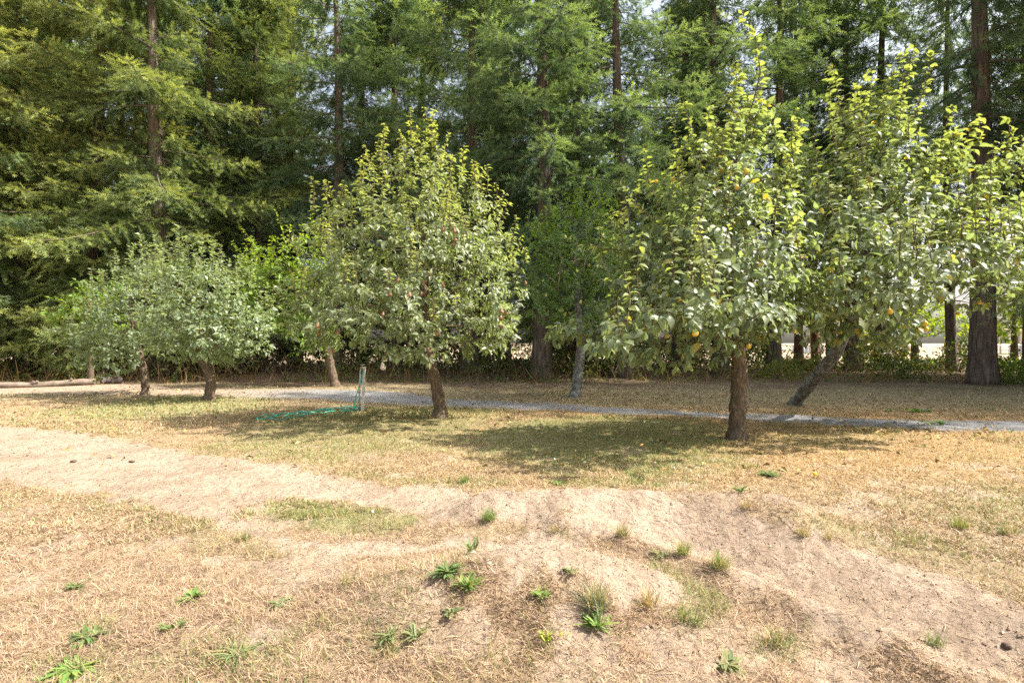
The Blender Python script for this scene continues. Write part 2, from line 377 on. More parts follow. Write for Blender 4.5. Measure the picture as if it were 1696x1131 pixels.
# ------------------------------------------------------------------ leaf templates
def leaf_template(width=.55, fold=.10, curl=.25, detail=2):
    if detail == 3:
        v = [[0, 0, 0]]; rows = [(.14, .30), (.38, .50), (.66, .38), (.86, .17)]
        for x_, w_ in rows:
            w_ *= width; z = -curl * x_ * x_
            v += [[x_, w_, z + fold * w_ * 2], [x_, 0, z], [x_, -w_, z + fold * w_ * 2]]
        v += [[.98, 0, -curl]]; k = 3 * len(rows) + 1
        f3 = [[0, 2, 1], [0, 3, 2], [k - 3, k - 2, k], [k - 2, k - 1, k]]; f4 = []
        for q in range(len(rows) - 1):
            o = 1 + 3 * q; f4 += [[o, o + 1, o + 4, o + 3], [o + 1, o + 2, o + 5, o + 4]]
        return np.array(v, float), [np.array(f3), np.array(f4)]
    if detail == 2:
        xs = [0, .28, .66, 1.0]; ws = [0, width * .5, width * .40, 0]
        v = [[0, 0, 0]]
        for x_, w_ in zip(xs[1:3], ws[1:3]):
            z = -curl * x_ * x_
            v += [[x_, w_, z + fold * w_ * 2], [x_, 0, z], [x_, -w_, z + fold * w_ * 2]]
        v += [[1, 0, -curl]]
        f3 = [[0, 2, 1], [0, 3, 2], [4, 5, 7], [5, 6, 7]]; f4 = [[1, 2, 5, 4], [2, 3, 6, 5]]
        return np.array(v, float), [np.array(f3), np.array(f4)]
    v = [[0, 0, 0], [.42, width * .5, -curl * .15 + fold], [.5, 0, -curl * .25], [.42, -width * .5, -curl * .15 + fold], [1, 0, -curl]]
    return np.array(v, float), [np.array([[0, 2, 1], [0, 3, 2], [1, 2, 4], [2, 3, 4]])]

# ------------------------------------------------------------------ broadleaf tree growth
class Tree: pass

def grow(trunk, trad, targets, seed, limbs=(), bf=.35, step=.16, first=None, rtip=.0035, exp=.44, sag=.0):
    g = rng(seed); cap = 60000
    pos = np.zeros((cap, 3)); par = np.full(cap, -1, int); path = np.zeros(cap); n = 0
    trunk = np.asarray(trunk, float)
    for i, p in enumerate(trunk):
        pos[n] = p; par[n] = n - 1; path[n] = 0 if i == 0 else path[n - 1] + np.linalg.norm(p - pos[n - 1]); n += 1
    nt_ = n; start = max(nt_ - 2, 0) if first is None else first
    def add(j, p):
        nonlocal n
        a = pos[j]; d = np.linalg.norm(p - a); k = max(1, int(math.ceil(d / step)))
        pd = norm(a - pos[par[j]]) if par[j] >= 0 else np.array([0, 0, 1.0])
        c = a + pd * d * .28 + np.array([0, 0, .10 * d - sag * d]) + (p - a) * .18
        prev = j
        for q in range(1, k + 1):
            t = q / k; b = (1 - t) ** 2 * a + 2 * t * (1 - t) * c + t * t * p
            if q < k: b = b + g.normal(0, .018, 3)
            pos[n] = b; par[n] = prev; path[n] = path[prev] + np.linalg.norm(b - pos[prev]); prev = n; n += 1
        return prev
    for lb in limbs:
        d = np.linalg.norm(pos[start:n] - np.asarray(lb[0]), axis=1); j = start + int(np.argmin(d))
        for p in lb: j = add(j, np.asarray(p, float))
    top = trunk[-1]
    targets = targets[np.argsort(np.linalg.norm(targets - top, axis=1))]
    ends = []
    for p in targets:
        dv = p - pos[start:n]; d = np.linalg.norm(dv, axis=1)
        cost = d + bf * path[start:n] + .25 * np.maximum(0, -dv[:, 2])
        j = start + int(np.argmin(cost))
        if d[j - start] < .04: continue
        if d[j - start] > 3: continue
        ends.append(add(j, p))
    cnt = np.zeros(n); ch = [[] for _ in range(n)]
    for i in range(n):
        if par[i] >= 0: ch[par[i]].append(i)
    for i in range(n - 1, -1, -1):
        if not ch[i]: cnt[i] = 1
        if par[i] >= 0: cnt[par[i]] += cnt[i]
    rad = rtip * cnt ** exp
    for i in range(nt_): rad[i] = max(trad[i], rad[i])
    for i in range(nt_, n): rad[i] = min(rad[i], rad[par[i]] * .93)
    T = Tree(); T.pos = pos[:n]; T.par = par[:n]; T.rad = rad; T.cnt = cnt; T.ch = ch; T.nt = nt_; T.ends = ends
    return T

def tree_wood(T, trunk_sides=14):
    """returns (trunk tube, branch tubes)"""
    parts = []
    pts = T.pos[:T.nt]
    k = 6; t = np.linspace(0, T.nt - 1, (T.nt - 1) * k + 1)
    tp = np.stack([np.interp(t, np.arange(T.nt), pts[:, i]) for i in range(3)], -1)
    for _ in range(3): tp[1:-1] = (tp[:-2] + tp[1:-1] * 2 + tp[2:]) / 4
    tr = np.interp(t, np.arange(T.nt), T.rad[:T.nt])
    tr = tr * (1 + .05 * np.sin(t * 5.1) + .04 * np.sin(t * 11.3 + 2)); tr[0] *= 1.6; tr[1] *= 1.38; tr[2] *= 1.22; tr[2] *= 1.0; tr[3] *= 1.18; tr[4] *= 1.08
    trunk = tube(tp, tr, trunk_sides); lump = 1 + .06 * np.sin(np.arange(len(trunk[0])) * 1.9)
    cen = np.concatenate([np.repeat(tp, trunk_sides, 0), tp[:1], tp[-1:]])
    trunk = (cen + (trunk[0] - cen) * lump[:, None], trunk[1], None)
    done = np.zeros(len(T.pos), bool); done[:T.nt] = True
    order = np.argsort(-T.cnt[T.nt:]) + T.nt
    for i in sorted(range(T.nt, len(T.pos)), key=lambda q: (T.par[q] >= T.nt and not False, q)) if False else range(T.nt, len(T.pos)):
        if done[i]: continue
        chain = [T.par[i], i]; done[i] = True; c = i
        while T.ch[c]:
            c2 = max((q for q in T.ch[c] if not done[q]), key=lambda q: T.cnt[q], default=None)
            if c2 is None: break
            chain.append(c2); done[c2] = True; c = c2
        r = T.rad[chain].copy(); r[0] = min(r[0], r[1] * 1.25)
        rm = r.max(); parts.append(tube(T.pos[chain], r, 8 if rm > .03 else (5 if rm > .01 else 3), cap=False))
    return trunk, merge(parts)

def place_leaves(T, seed, spacing, size, sizevar=.25, maxcnt=3, cdark=None, clight=None, young=None, droop=.5, upn=.9, start_out=0.0, spread=.6, ysz=.8, wil=.0):
    g = rng(seed); idx = np.array([i for i in range(T.nt, len(T.pos)) if T.cnt[i] <= maxcnt])
    A = T.pos[T.par[idx]]; B = T.pos[idx]; ln = np.linalg.norm(B - A, axis=1)
    num = np.floor(ln / spacing + g.random(len(idx))).astype(int)
    k = np.repeat(np.arange(len(idx)), num); u = g.random(len(k))[:, None]
    p = A[k] * (1 - u) + B[k] * u; bd = norm(B[k] - A[k]); m = len(k)
    rr = norm(g.normal(size=(m, 3))); rad = norm(rr - (rr * bd).sum(-1, keepdims=True) * bd)
    d = norm(bd * spread + rad + np.array([0, 0, -droop]) * g.uniform(.3, 1.3, (m, 1)))
    oc = p - T.pos[T.nt:].mean(0); oc = norm(oc * [1, 1, .3])
    nn = np.array([0, 0, upn]) + g.normal(0, .36, (m, 3)) + bd * .2 + oc * .55; d = norm(d + oc * .35)
    s = size * np.clip(1 + g.normal(0, sizevar, m), .45, 1.5)
    t = g.random(m); c = cdark[None] * (1 - t[:, None]) + clight[None] * t[:, None]
    c = c * g.uniform(.75, 1.25, (m, 1))
    if young is not None:
        zf = sstep(.30, .85, (p[:, 2] - p[:, 2].min()) / np.ptp(p[:, 2]))[:, None] * g.random((m, 1)); c = c * (1 - zf * .8) + young * zf * .8
        yv = getattr(T, 'young', np.zeros(len(T.pos)))[idx][k]
        c = np.where(yv[:, None] > .5, young * g.uniform(.8, 1.2, (m, 1)), c); s = s * np.where(yv > .5, ysz, 1)
    yel = g.random(m) < wil; c[yel] = np.array([.42, .33, .06]) * g.uniform(.6, 1.1, (yel.sum(), 1))
    p = p + d * (.12 * s[:, None])
    return p, frames(d, nn), s, c

def lobe_points(lobes, n, seed, shell=.45, depth=None):
    """lobes: (px, py, rx, ry, d, rdepth) read off at distance d; rx, ry in photo pixels"""
    g = rng(seed); vol = np.array([l[2] * l[3] * l[5] * (l[4] / 10) ** 2 for l in lobes], float); w_ = vol ** .8; w_ /= w_.sum()
    out = []
    for l, wi in zip(lobes, w_):
        k = int(n * wi) + 3; v = norm(g.normal(size=(k, 3))); r = g.random(k) ** shell
        s = l[4] / FPX; c = at(l[0], l[1], l[4])
        lump = 1 + .16 * np.sin(v[:, 0] * 5 + l[0]) * np.cos(v[:, 2] * 4 + l[1]) + g.normal(0, .05, k)
        out.append(c + v * (r * lump)[:, None] * np.array([l[2] * s, l[5], l[3] * s]))
    q = np.concatenate(out); nz = np.sin(q[:, 0] * 5.3 + seed) * np.sin(q[:, 1] * 4.7 + 2 * seed) * np.sin(q[:, 2] * 5.9 + 3 * seed)
    return q[nz > -.26 + g.normal(0, .12, len(q))]

def shoots(T, spec, seed, step=.10):
    """upright one-year shoots: (px0,py0,px1,py1,d)"""
    g = rng(seed); pos = list(T.pos); par = list(T.par); rad = list(T.rad); cnt = list(T.cnt); ch = T.ch; young = [0.0] * len(pos)
    base = T.pos.copy()
    for a0, b0, a1, b1, d in spec:
        A = at(a0, b0, d); Bp = at(a1, b1, d + g.uniform(-.12, .12)); j = T.nt + int(np.argmin(np.linalg.norm(base[T.nt:] - A, axis=1)))
        A2 = base[j]; L_ = np.linalg.norm(Bp - A2); k = max(2, int(L_ / step)); prev = j
        bow = g.normal(0, .05 * L_, 3); bow[2] = 0
        for q in range(1, k + 1):
            t = q / k; c = A2 * (1 - t) + Bp * t + bow * math.sin(t * math.pi) + g.normal(0, .006, 3)
            i = len(pos); pos.append(c); par.append(prev); rad.append(.008 * (1 - t) + .0028); cnt.append(1); ch.append([]); ch[prev].append(i); young.append(1.0 if t > .25 else 0.0); prev = i
    T.pos = np.array(pos); T.par = np.array(par); T.rad = np.array(rad); T.cnt = np.array(cnt); T.young = np.array(young)
    return T

def auto_shoots(T, n, seed, d0, px0, px1, up=(.2, .6)):
    """short upright shoots from the upper skin of the crown"""
    g = rng(seed); e = np.array(T.ends); p = T.pos[e]; px, py = proj(p); spec = []
    e_ = np.where((px > px0) & (px < px1))[0]
    bins = {}
    for i in e_:
        b = (int(px[i] // 16), int(p[i][1] // .5))
        if b not in bins or py[i] < py[bins[b]]: bins[b] = i
    L_ = list(bins.values()); g.shuffle(L_)
    for i in L_[:n]:
        l = g.uniform(*up) * FPX / p[i][1]
        spec.append((px[i], py[i], px[i] + g.normal(0, .12) * l, py[i] - l, p[i][1]))
    return spec

def lathe(prof, sides=14):
    prof = np.asarray(prof, float); a = np.linspace(0, 2 * math.pi, sides, endpoint=False)
    v = np.stack([prof[:, None, 0] * np.cos(a), prof[:, None, 0] * np.sin(a), np.broadcast_to(prof[:, None, 1], (len(prof), sides))], -1).reshape(-1, 3)
    k = len(prof); i = np.arange(k - 1)[:, None]; j = np.arange(sides)[None]; j2 = (j + 1) % sides
    return v, [np.stack([i * sides + j, i * sides + j2, (i + 1) * sides + j2, (i + 1) * sides + j], -1).reshape(-1, 4)], None

def fruits(T, root, pts, prof, mat, name, seed, maxd=40, dmin=None):
    g = rng(seed); e = np.array(T.ends); p = T.pos[e]; px, py = proj(p); loc = np.array(root.location)
    mesh = None
    for (a, b, s) in pts:
        sc = np.hypot(px - a, py - b) + 7 * (p[:, 1] - p[:, 1].min()); i = int(np.argmin(sc))
        q = p[i].copy(); gx, gy = px[i] - a, py[i] - b
        q[0] -= gx / FPX * q[1] * .8; q[2] += gy / FPX * q[1] * .8; q[1] -= .02
        if mesh is None:
            v, f, _ = lathe(prof, 16); o = make_mesh(name, v, f, mat, smooth=True, parent=root); mesh = o.data
        else:
            o = bpy.data.objects.new(name, mesh); COL.objects.link(o); o.parent = root
        s *= .64; o.location = q - loc; o.scale = (s, s, s); o.rotation_euler = (g.uniform(-.3, .3), g.uniform(-.3, .3), g.uniform(0, 6))

def broadleaf(name, label, cat, T, leaves, tmpl, leafmat, barkmat, twigmat=None, group=None):
    base = T.pos[0].copy(); root = empty(name, label, cat, base, group)
    trunk, br = tree_wood(T)
    make_mesh('trunk', trunk[0] - base, trunk[1], barkmat, smooth=True, parent=root)
    make_mesh('branches', br[0] - base, br[1], twigmat or barkmat, smooth=True, parent=root)
    p, R, s, c = leaves; v, f, cc = scatter(tmpl[0], tmpl[1], p - base, R, s, c)
    make_mesh('crown', v, f, leafmat, cc, parent=root, smooth=True)
    return root

# ------------------------------------------------------------------ conifers
def spray_template():
    """a flat twig of needle tufts, length 1 along x"""
    tris = []; v = []
    def blade(x0, y0, x1, y1, w_, z0=0., z1=0.):
        d = np.array([x1 - x0, y1 - y0]); n_ = np.array([-d[1], d[0]]) / np.linalg.norm(d) * w_
        i = len(v); m_ = np.array([x0, y0]) + d * .45
        v.extend([[x0, y0, z0], [m_[0] + n_[0], m_[1] + n_[1], (z0 + z1) / 2 + .03], [x1, y1, z1], [m_[0] - n_[0], m_[1] - n_[1], (z0 + z1) / 2 + .03]])
        tris.append([i, i + 3, i + 2, i + 1])
    blade(0, 0, 1, 0, .045, 0, 0)
    for k in range(13):
        x_ = .02 + .86 * k / 12; rl = k * 2.4; l = .30 - .12 * x_; ry, rz = math.cos(rl) * l, math.sin(rl) * l * .75
        blade(x_, 0, x_ + l * .75, ry if abs(ry) > .04 else .04, .034, 0, rz)
    return np.array(v), [np.array(tris)]
SPRAY = spray_template()

def conifer_mesh(seed, Ht=17., R=3.0, z0=2.0, tr=.28, nb=150, droop=.5, dens=1.0, cA=(.050, .085, .030), cB=(.095, .125, .040), bare=0, spray=.26, lean=0., power=.75):
    g = rng(seed); parts = []; wood = []
    nb = int(nb * .74); dens *= 1.55
    zs = np.linspace(0, Ht, 26); sw = .15 * np.sin(zs * .25 + seed)
    tp = np.stack([sw - sw[0] + lean * zs, .12 * np.sin(zs * .2 + 2 * seed) - .12 * math.sin(2 * seed), zs], -1)
    rr = tr * (1 - zs / Ht) ** .8 + .01; rr[0] *= 1.28; rr[1] *= 1.05
    fine = np.linspace(0, 25, 101); tpf = np.stack([np.interp(fine, np.arange(26), tp[:, i]) for i in range(3)], -1); rf = np.interp(fine, np.arange(26), rr)
    tv, tf, _ = tube(tpf, rf, 18); cen = np.concatenate([np.repeat(tpf, 18, 0), tpf[:1], tpf[-1:]])
    lump = 1 + .05 * np.sin(np.arange(len(tv)) % 18 * 2.3 + seed) + g.normal(0, .02, len(tv)); tv = cen + (tv - cen) * lump[:, None]
    P_, D_, N_, S_, C_ = [], [], [], [], []
    def branch(z, a, L_, drp, leafy):
        nonlocal dens, spray
        base = np.array([np.interp(z, zs, tp[:, 0]), np.interp(z, zs, tp[:, 1]), z])
        out = np.array([math.cos(a), math.sin(a), 0]); k = 9; s = np.linspace(0, 1, k)
        el = g.uniform(.0, .25)
        zz = L_ * (el * s - drp * s ** 1.6 * .75 + drp * .35 * s ** 3)
        side = np.array([-out[1], out[0], 0]); bend = g.normal(0, .12) * L_
        pts = base + out * (L_ * s * (1 - .1 * drp))[:, None] + side * (bend * s ** 2)[:, None]; pts[:, 2] += zz
        wood.append(tube(pts, np.interp(s, [0, 1], [max(.012, L_ * .011), .004]), 4, cap=False))
        if not leafy:
            for q in range(int(L_ * 3)):
                t = g.uniform(.2, 1); b = pts[0] + (pts[-1] - pts[0]) * 0
                b = np.array([np.interp(t, s, pts[:, i]) for i in range(3)]); dd = norm(out * .6 + side * g.choice([-1, 1]) * .8 + np.array([0, 0, g.uniform(-.6, .2)]))
                wood.append(tube(np.array([b, b + dd * g.uniform(.2, .6), b + dd * g.uniform(.6, .9) + [0, 0, -.1]]), [.006, .004, .003], 3, cap=False))
            return
        nbl = max(4, int(L_ * .84 / .13 * dens)); ts = np.sort(g.uniform(.13, 1, nbl))
        for q, t in enumerate(ts):
            b = np.array([np.interp(t, s, pts[:, i]) for i in range(3)]); sd = 1 if q % 2 else -1
            bl = (.36 * L_ * (1 - t) ** .8 + .30) * g.uniform(.5, 1.2)
            dd = norm(out * g.uniform(.45, .8) + side * sd * .8 + np.array([0, 0, g.uniform(-.75, .35)]))
            m_ = max(2, int(bl / (spray * .46))); u = np.linspace(.1, 1, m_)
            pp = b + dd * (bl * u)[:, None]; pp[:, 2] -= drp * .38 * bl * u ** 2
            P_.append(pp); D_.append(norm(dd + g.normal(0, .30, (m_, 3)) + np.array([0, 0, -.25 * drp])))
            N_.append(np.array([0, 0, 1.]) + g.normal(0, .45, (m_, 3)))
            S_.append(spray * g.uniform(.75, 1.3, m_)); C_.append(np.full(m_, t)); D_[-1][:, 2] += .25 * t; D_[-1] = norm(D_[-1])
        # the leading shoot, and hanging twigs below the branch
        m_ = 3; P_.append(pts[-1] + out * np.linspace(-.1, .15, m_)[:, None]); D_.append(norm(out + g.normal(0, .25, (m_, 3)))); N_.append(np.array([0, 0, 1.]) + g.normal(0, .3, (m_, 3))); S_.append(spray * g.uniform(.9, 1.3, m_)); C_.append(np.ones(m_))
        hg = int(L_ * 9 * dens)
        t = g.uniform(.1, .95, hg); b = np.stack([np.interp(t, s, pts[:, i]) for i in range(3)], -1); b[:, 2] -= g.uniform(.03, .25, hg)
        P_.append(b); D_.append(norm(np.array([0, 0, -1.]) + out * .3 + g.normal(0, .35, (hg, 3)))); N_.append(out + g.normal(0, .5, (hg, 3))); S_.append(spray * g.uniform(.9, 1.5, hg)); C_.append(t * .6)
    for i in range(nb):
        z = z0 + (15.5 - z0) * (i + g.random()) / nb; t = (z - z0) / (Ht - z0)
        if math.sin(z * 3.1 + seed) < -.25 and g.random() < .62: continue
        branch(z, i * 2.399 + g.normal(0, .4), 1.06 * R * ((1 - t) ** power) * g.choice([.5, .75, 1., 1.28]) * g.uniform(.8, 1.1) + .25, droop * (1.1 - .8 * t) * g.uniform(.5, 1.4), True)
    dens_, spray_ = dens, spray; dens, spray = dens * .40, spray * 2.0
    for i in range(int(nb * .5)):
        t0 = (15.5 - z0) / (Ht - z0); t = t0 + (1 - t0) * (i + g.random()) / (nb * .5); z = z0 + (Ht - z0) * t
        branch(z, i * 2.399, R * ((1 - t) ** power) * g.uniform(.6, 1.1) + .3, droop * .4, True)
    dens, spray = dens_, spray_
    for i in range(bare):
        z = g.uniform(max(1.2, z0 - 4), z0 + 2.0); branch(z, g.uniform(0, 6.28), g.uniform(.6, R * .75), droop * g.uniform(.4, 1.2), False)
    p = np.concatenate(P_); d = np.concatenate(D_); n_ = np.concatenate(N_); s = np.concatenate(S_); tt = np.concatenate(C_)
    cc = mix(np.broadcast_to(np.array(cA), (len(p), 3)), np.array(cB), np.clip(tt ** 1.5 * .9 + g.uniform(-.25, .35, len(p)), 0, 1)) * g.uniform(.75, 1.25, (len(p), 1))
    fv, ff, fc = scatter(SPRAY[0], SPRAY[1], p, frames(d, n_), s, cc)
    bv, bf, _ = merge(wood)
    return (tv, tf), (bv, bf), (fv, ff, fc)

VARIANTS = {}
def conifer_variant(key, **kw):
    (tv, tf), (bv, bf), (fv, ff, fc) = conifer_mesh(**kw)
    a = make_mesh('trunk', tv, tf, M_BARK_FIR, smooth=True, link=False); b = make_mesh('branches', bv, bf, M_DEAD, smooth=True, link=False)
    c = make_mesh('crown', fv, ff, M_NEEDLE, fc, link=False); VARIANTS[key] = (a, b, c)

def conifer(key, x, y, label, sc=1., rot=0., tint=(1, 1, 1), group=None, width=1., bark=None, name='conifer_tree'):
    root = empty(name, label, 'conifer', (x, y, float(H(x, y)) - .06), group)
    root.scale = (sc * width, sc * width, sc); root.rotation_euler = (0, 0, rot)
    for o in VARIANTS[key]:
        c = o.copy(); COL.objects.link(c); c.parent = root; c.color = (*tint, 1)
        if bark and o is VARIANTS[key][0]:
            c.data = c.data.copy(); c.data.materials[0] = bark
    return root

# ================================================================== THE PLACE
ground = build_terrain(); tag(ground, 'dry trodden ground of straw coloured turf, bare dirt tracks and a pale path', None, kind='structure')

# ------------------------------------------------------------------ conifers
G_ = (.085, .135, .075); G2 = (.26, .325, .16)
conifer_variant('low_a', seed=1, Ht=19.5, R=4.2, z0=1.2, tr=.34, nb=175, droop=.9, dens=1.15, power=.55, cA=G_, cB=G2, bare=10)
conifer_variant('low_b', seed=2, Ht=18, R=3.8, z0=1.6, tr=.28, nb=175, droop=.95, dens=1.1, power=.55, cA=G_, cB=G2, bare=14)
conifer_variant('mid_a', seed=3, Ht=19.5, R=3.9, z0=3.4, tr=.36, nb=140, droop=1.0, dens=1.0, power=.55, cA=G_, cB=G2, bare=26)
conifer_variant('mid_b', seed=4, Ht=18.5, R=3.5, z0=4.2, tr=.30, nb=125, droop=1.15, dens=1.0, power=.55, cA=G_, cB=G2, bare=30)
conifer_variant('high_a', seed=5, Ht=20, R=3.1, z0=6.6, tr=.30, nb=92, droop=.95, dens=.9, power=.55, cA=G_, cB=G2, bare=52)
conifer_variant('thin', seed=6, Ht=19, R=2.2, z0=8.6, tr=.19, nb=62, droop=.95, dens=.85, power=.6, cA=G_, cB=G2, bare=48)
conifer_variant('tall', seed=8, Ht=27, R=4.2, z0=2.5, tr=.4, nb=120, droop=.8, dens=.8, cA=G_, cB=G2, power=.6)
conifer_variant('giant', seed=7, Ht=21, R=3.9, z0=7.0, tr=.36, nb=86, droop=.95, dens=.85, cA=G_, cB=G2, bare=60, lean=-.022)

def cx(px, d): return (px - CX) / FPX * d
SUN_YEL = (1.60, 1.40, 1.05); YG = (1.3, 1.2, .95); DK = (.90, 1.0, 1.08); BL = (.85, 1.0, 1.2); N0 = (.95, 1.05, 1.12)  # yellow tint of the left conifers: ochre cones plus painted sunlight
# key, photo x, distance, scale, turn, tint, bark, label
CON = [
 ('giant', 1627, 18.1, 1.0, .3, DK, None, 'tallest conifer with a very thick furrowed bare trunk flared at its base'),
 ('thin', 1577, 25.5, 1.1, 1.0, DK, None, 'dark slanting conifer trunk half hidden just left of the thick furrowed trunk'),
 ('high_a', 1192, 23.5, 1.05, 2.0, DK, None, 'dark wide based conifer directly behind the foot of the central quince trunk'),
 ('mid_a', 895, 20.3, .95, 3.0, N0, None, 'straight brown conifer between the pear tree and the grey lichened trunk'),
 ('mid_b', 1034, 21.3, 1.0, 4.1, N0, None, 'conifer with long drooping boughs rising directly above the small dark pear tree'),
 ('mid_a', 778, 23.8, 1.0, 5.2, DK, None, 'dark dense conifer rising behind the top of the pear tree'),
 ('high_a', 552, 24.5, 1.02, .9, N0, None, 'grey trunked conifer with an open crown left of the pear tree top'),
 ('mid_b', 655, 26.5, 1.05, 2.7, N0, None, 'green conifer filling the space behind the upper left side of the pear tree'),
 ('high_a', 490, 30.0, 1.1, 3.9, YG, M_BARK_RED, 'conifer with a pale sunlit trunk further back, left of the big pear tree top'),
 ('low_b', 432, 27.2, 1.1, 1.7, YG, None, 'conifer with mixed yellow and green boughs behind the right apple tree crown'),
 ('low_a', 268, 22.5, 1.05, .2, YG, None, 'broad sunlit conifer with reaching yellow green boughs above the two apple trees'),
 ('mid_a', 352, 25.5, 1.0, 2.2, N0, None, 'dark blue green conifer squeezed between sunlit neighbours, above the right apple tree'),
 ('low_a', 150, 23.0, .98, 2.9, SUN_YEL, None, 'bright yellow green conifer in full sun at upper left'),
 ('high_a', 38, 22.5, .95, 4.4, SUN_YEL, None, 'thin trunked conifer with an open sunlit crown near the left edge'),
 ('low_b', -62, 20.5, 1.0, 5.5, SUN_YEL, None, 'conifer at the left edge whose low golden boughs hang into view'),
 ('low_b', 62, 27.5, 1.0, .8, N0, None, 'shaded conifer with a bare lower trunk rising behind the pale log'),
 ('thin', 1322, 27.5, 1.05, .4, N0, M_BARK_RED, 'leftmost of the slender reddish trunks seen between the two quince trees'),
 ('thin', 1352, 30.5, 1.15, 1.9, DK, M_BARK_RED, 'middle slender reddish trunk between the quince trees'),
 ('thin', 1376, 28.0, 1.02, 3.3, DK, M_BARK_RED, 'rightmost slender reddish trunk between the quince trees'),
 ('high_a', 1282, 25.0, 1.0, 5.0, DK, None, 'dark conifer behind the tall single shoot of the central quince tree'),
 ('mid_b', 1125, 25.5, 1.15, 1.2, BL, None, 'bluish conifer with hanging boughs left of the tall single quince shoot'),
 ('high_a', 1412, 26.0, 1.02, 2.4, N0, None, 'conifer with bright green tufts above the shoots of the leaning quince tree'),
 ('high_a', 1462, 27.5, 1.08, 3.6, DK, None, 'open conifer against the white sky, left of the slanting dark trunk'),
 ('giant', 1712, 22.5, .95, 4.0, DK, None, 'conifer whose brown trunk and boughs are cut by the right edge of the view'),
 ('mid_a', 960, 27.0, 1.05, 1.0, N0, None, 'conifer standing further back between the straight brown one and the drooping one'),
 ('high_a', 835, 28.5, 1.1, 2.0, BL, None, 'thin crowned conifer with sky showing through, behind the right side of the pear tree'),
]
OFF = [('giant', 1880, 17.8, 1.0, 1.), ('tall', 2040, 14.0, 1.1, 2.), ('mid_a', 1800, 21, 1.1, 3.), ('tall', 2390, 12.6, 1.2, 4.), ('tall', 2000, 16.5, 1.1, 3.), ('tall', 2690, 12.4, 1.25, 1.), ('tall', 2260, 15.5, 1.2, 5.), ('low_b', -180, 19.5, 1., 2.), ('low_a', -330, 22, 1., 1.), ('mid_a', 2350, 19, 1.1, 2.)]  # the tall ones are added out of view to shade the path
for i, (k, px, d, sc, rot, tint, bark, lab) in enumerate(CON):
    conifer(k, cx(px, d), d, lab, sc, rot, tint, 'conifers in a row behind the orchard', bark=bark)
for i, (k, px, d, sc, rot) in enumerate(OFF):
    conifer(k, cx(px, d), d, 'conifer beyond the edge of the view, where shade trees are added to the row', sc, rot, N0, 'conifers outside the view')
g0 = rng(99)
for i, px in enumerate((-90, -20, 60, 120, 195, 260, 330, 400, 470, 600, 700, 800, 930, 1150)):
    d = 31 + (i * 37 % 9)
    conifer(('low_b', 'mid_a', 'mid_b')[i % 3], cx(px, d), d, 'shaded conifer of the back row, seen only through gaps between nearer conifers', 1.05 + .1 * (i % 3), i * 1.3, (DK, YG, BL)[i % 3], 'back row conifers')

# ------------------------------------------------------------------ orchard trees
C = np.array
QD, QL, QY = C([.14, .185, .10]), C([.27, .32, .175]), C([.26, .295, .10])
LT_Q = leaf_template(.60, .16, .42, 3); LT_P = leaf_template(.50, .14, .25, 1); LT_A = leaf_template(.56, .12, .2, 1)
QUINCE_PROF = [(.0, -.045), (.018, -.046), (.034, -.038), (.043, -.018), (.045, .0), (.040, .020), (.027, .034), (.014, .042), (.008, .050), (.003, .052), (.003, .085), (0, .086)]
PEAR_PROF = [(.0, -.048), (.016, -.050), (.032, -.042), (.041, -.022), (.041, -.002), (.033, .020), (.023, .040), (.017, .056), (.008, .066), (.003, .067), (.003, .10), (0, .101)]
M_QF = plain_mat('yellow_fruit', (.62, .42, .04), .5, var=.15, scale=12); M_PF = plain_mat('russet_fruit', (.27, .13, .065), .55, var=.3, scale=14)
M_GF = plain_mat('green_fruit', (.50, .48, .10), .5, var=.2, scale=14)

# central quince tree
d3 = float(P(1220, 727)[1]); b3 = P(1220, 727)
tr3 = [b3 - [0, 0, .1], at(1221, 700, d3), at(1223, 660, d3), at(1225, 615, d3), at(1222, 575, d3), at(1215, 530, d3), at(1212, 480, d3 + .05), at(1210, 420, d3), at(1205, 350, d3)]
L3 = [(1150, 505, 175, 75, d3, 1.35), (1190, 440, 175, 90, d3, 1.35), (1010, 545, 95, 48, d3 - .2, .8), (945, 552, 45, 22, d3 - .4, .5), (1080, 588, 110, 26, d3 - .3, .9), (1060, 430, 80, 50, d3, .8), (1160, 515, 140, 55, d3 - 1.4, 1.0), (1020, 560, 70, 32, d3 - 1.5, .6), (1230, 430, 90, 60, d3 - 1.1, .8), (1200, 350, 140, 80, d3, 1.1), (1210, 265, 95, 70, d3, .8), (1230, 205, 55, 40, d3, .5), (1090, 470, 100, 75, d3, 1.0), (1290, 500, 60, 70, d3, .9), (1225, 540, 105, 42, d3 - .3, .9), (1110, 400, 60, 60, d3, .6)]
T3 = grow(tr3, [.125, .115, .110, .108, .095, .07, .05, .035, .02], lobe_points(L3, 2300, 3), 3, limbs=[[at(1120, 560, d3 - .4), at(1010, 560, d3 - .5)], [at(1290, 530, d3 - .5), at(1330, 480, d3 - .4)]], first=4, rtip=.0036, exp=.40)
sp3 = [(1228, 205, 1228, 22, d3), (1125, 330, 1112, 192, d3 - .2), (1215, 230, 1205, 150, d3), (1250, 240, 1262, 165, d3), (1180, 260, 1170, 190, d3), (1120, 390, 1020, 300, d3 - .3), (1050, 430, 965, 405, d3 - .5), (1300, 240, 1325, 200, d3), (1285, 300, 1300, 225, d3 - .2), (1010, 540, 905, 553, d3 - .4), (1090, 330, 1065, 290, d3 - .2)]
T3 = shoots(T3, sp3 + auto_shoots(T3, 50, 5, d3, 1000, 1330, (.3, .9)), 6)
lv = place_leaves(T3, 31, .028, .098, cdark=QD, clight=QL, young=QY, maxcnt=3, droop=.55, ysz=.9, wil=.02)
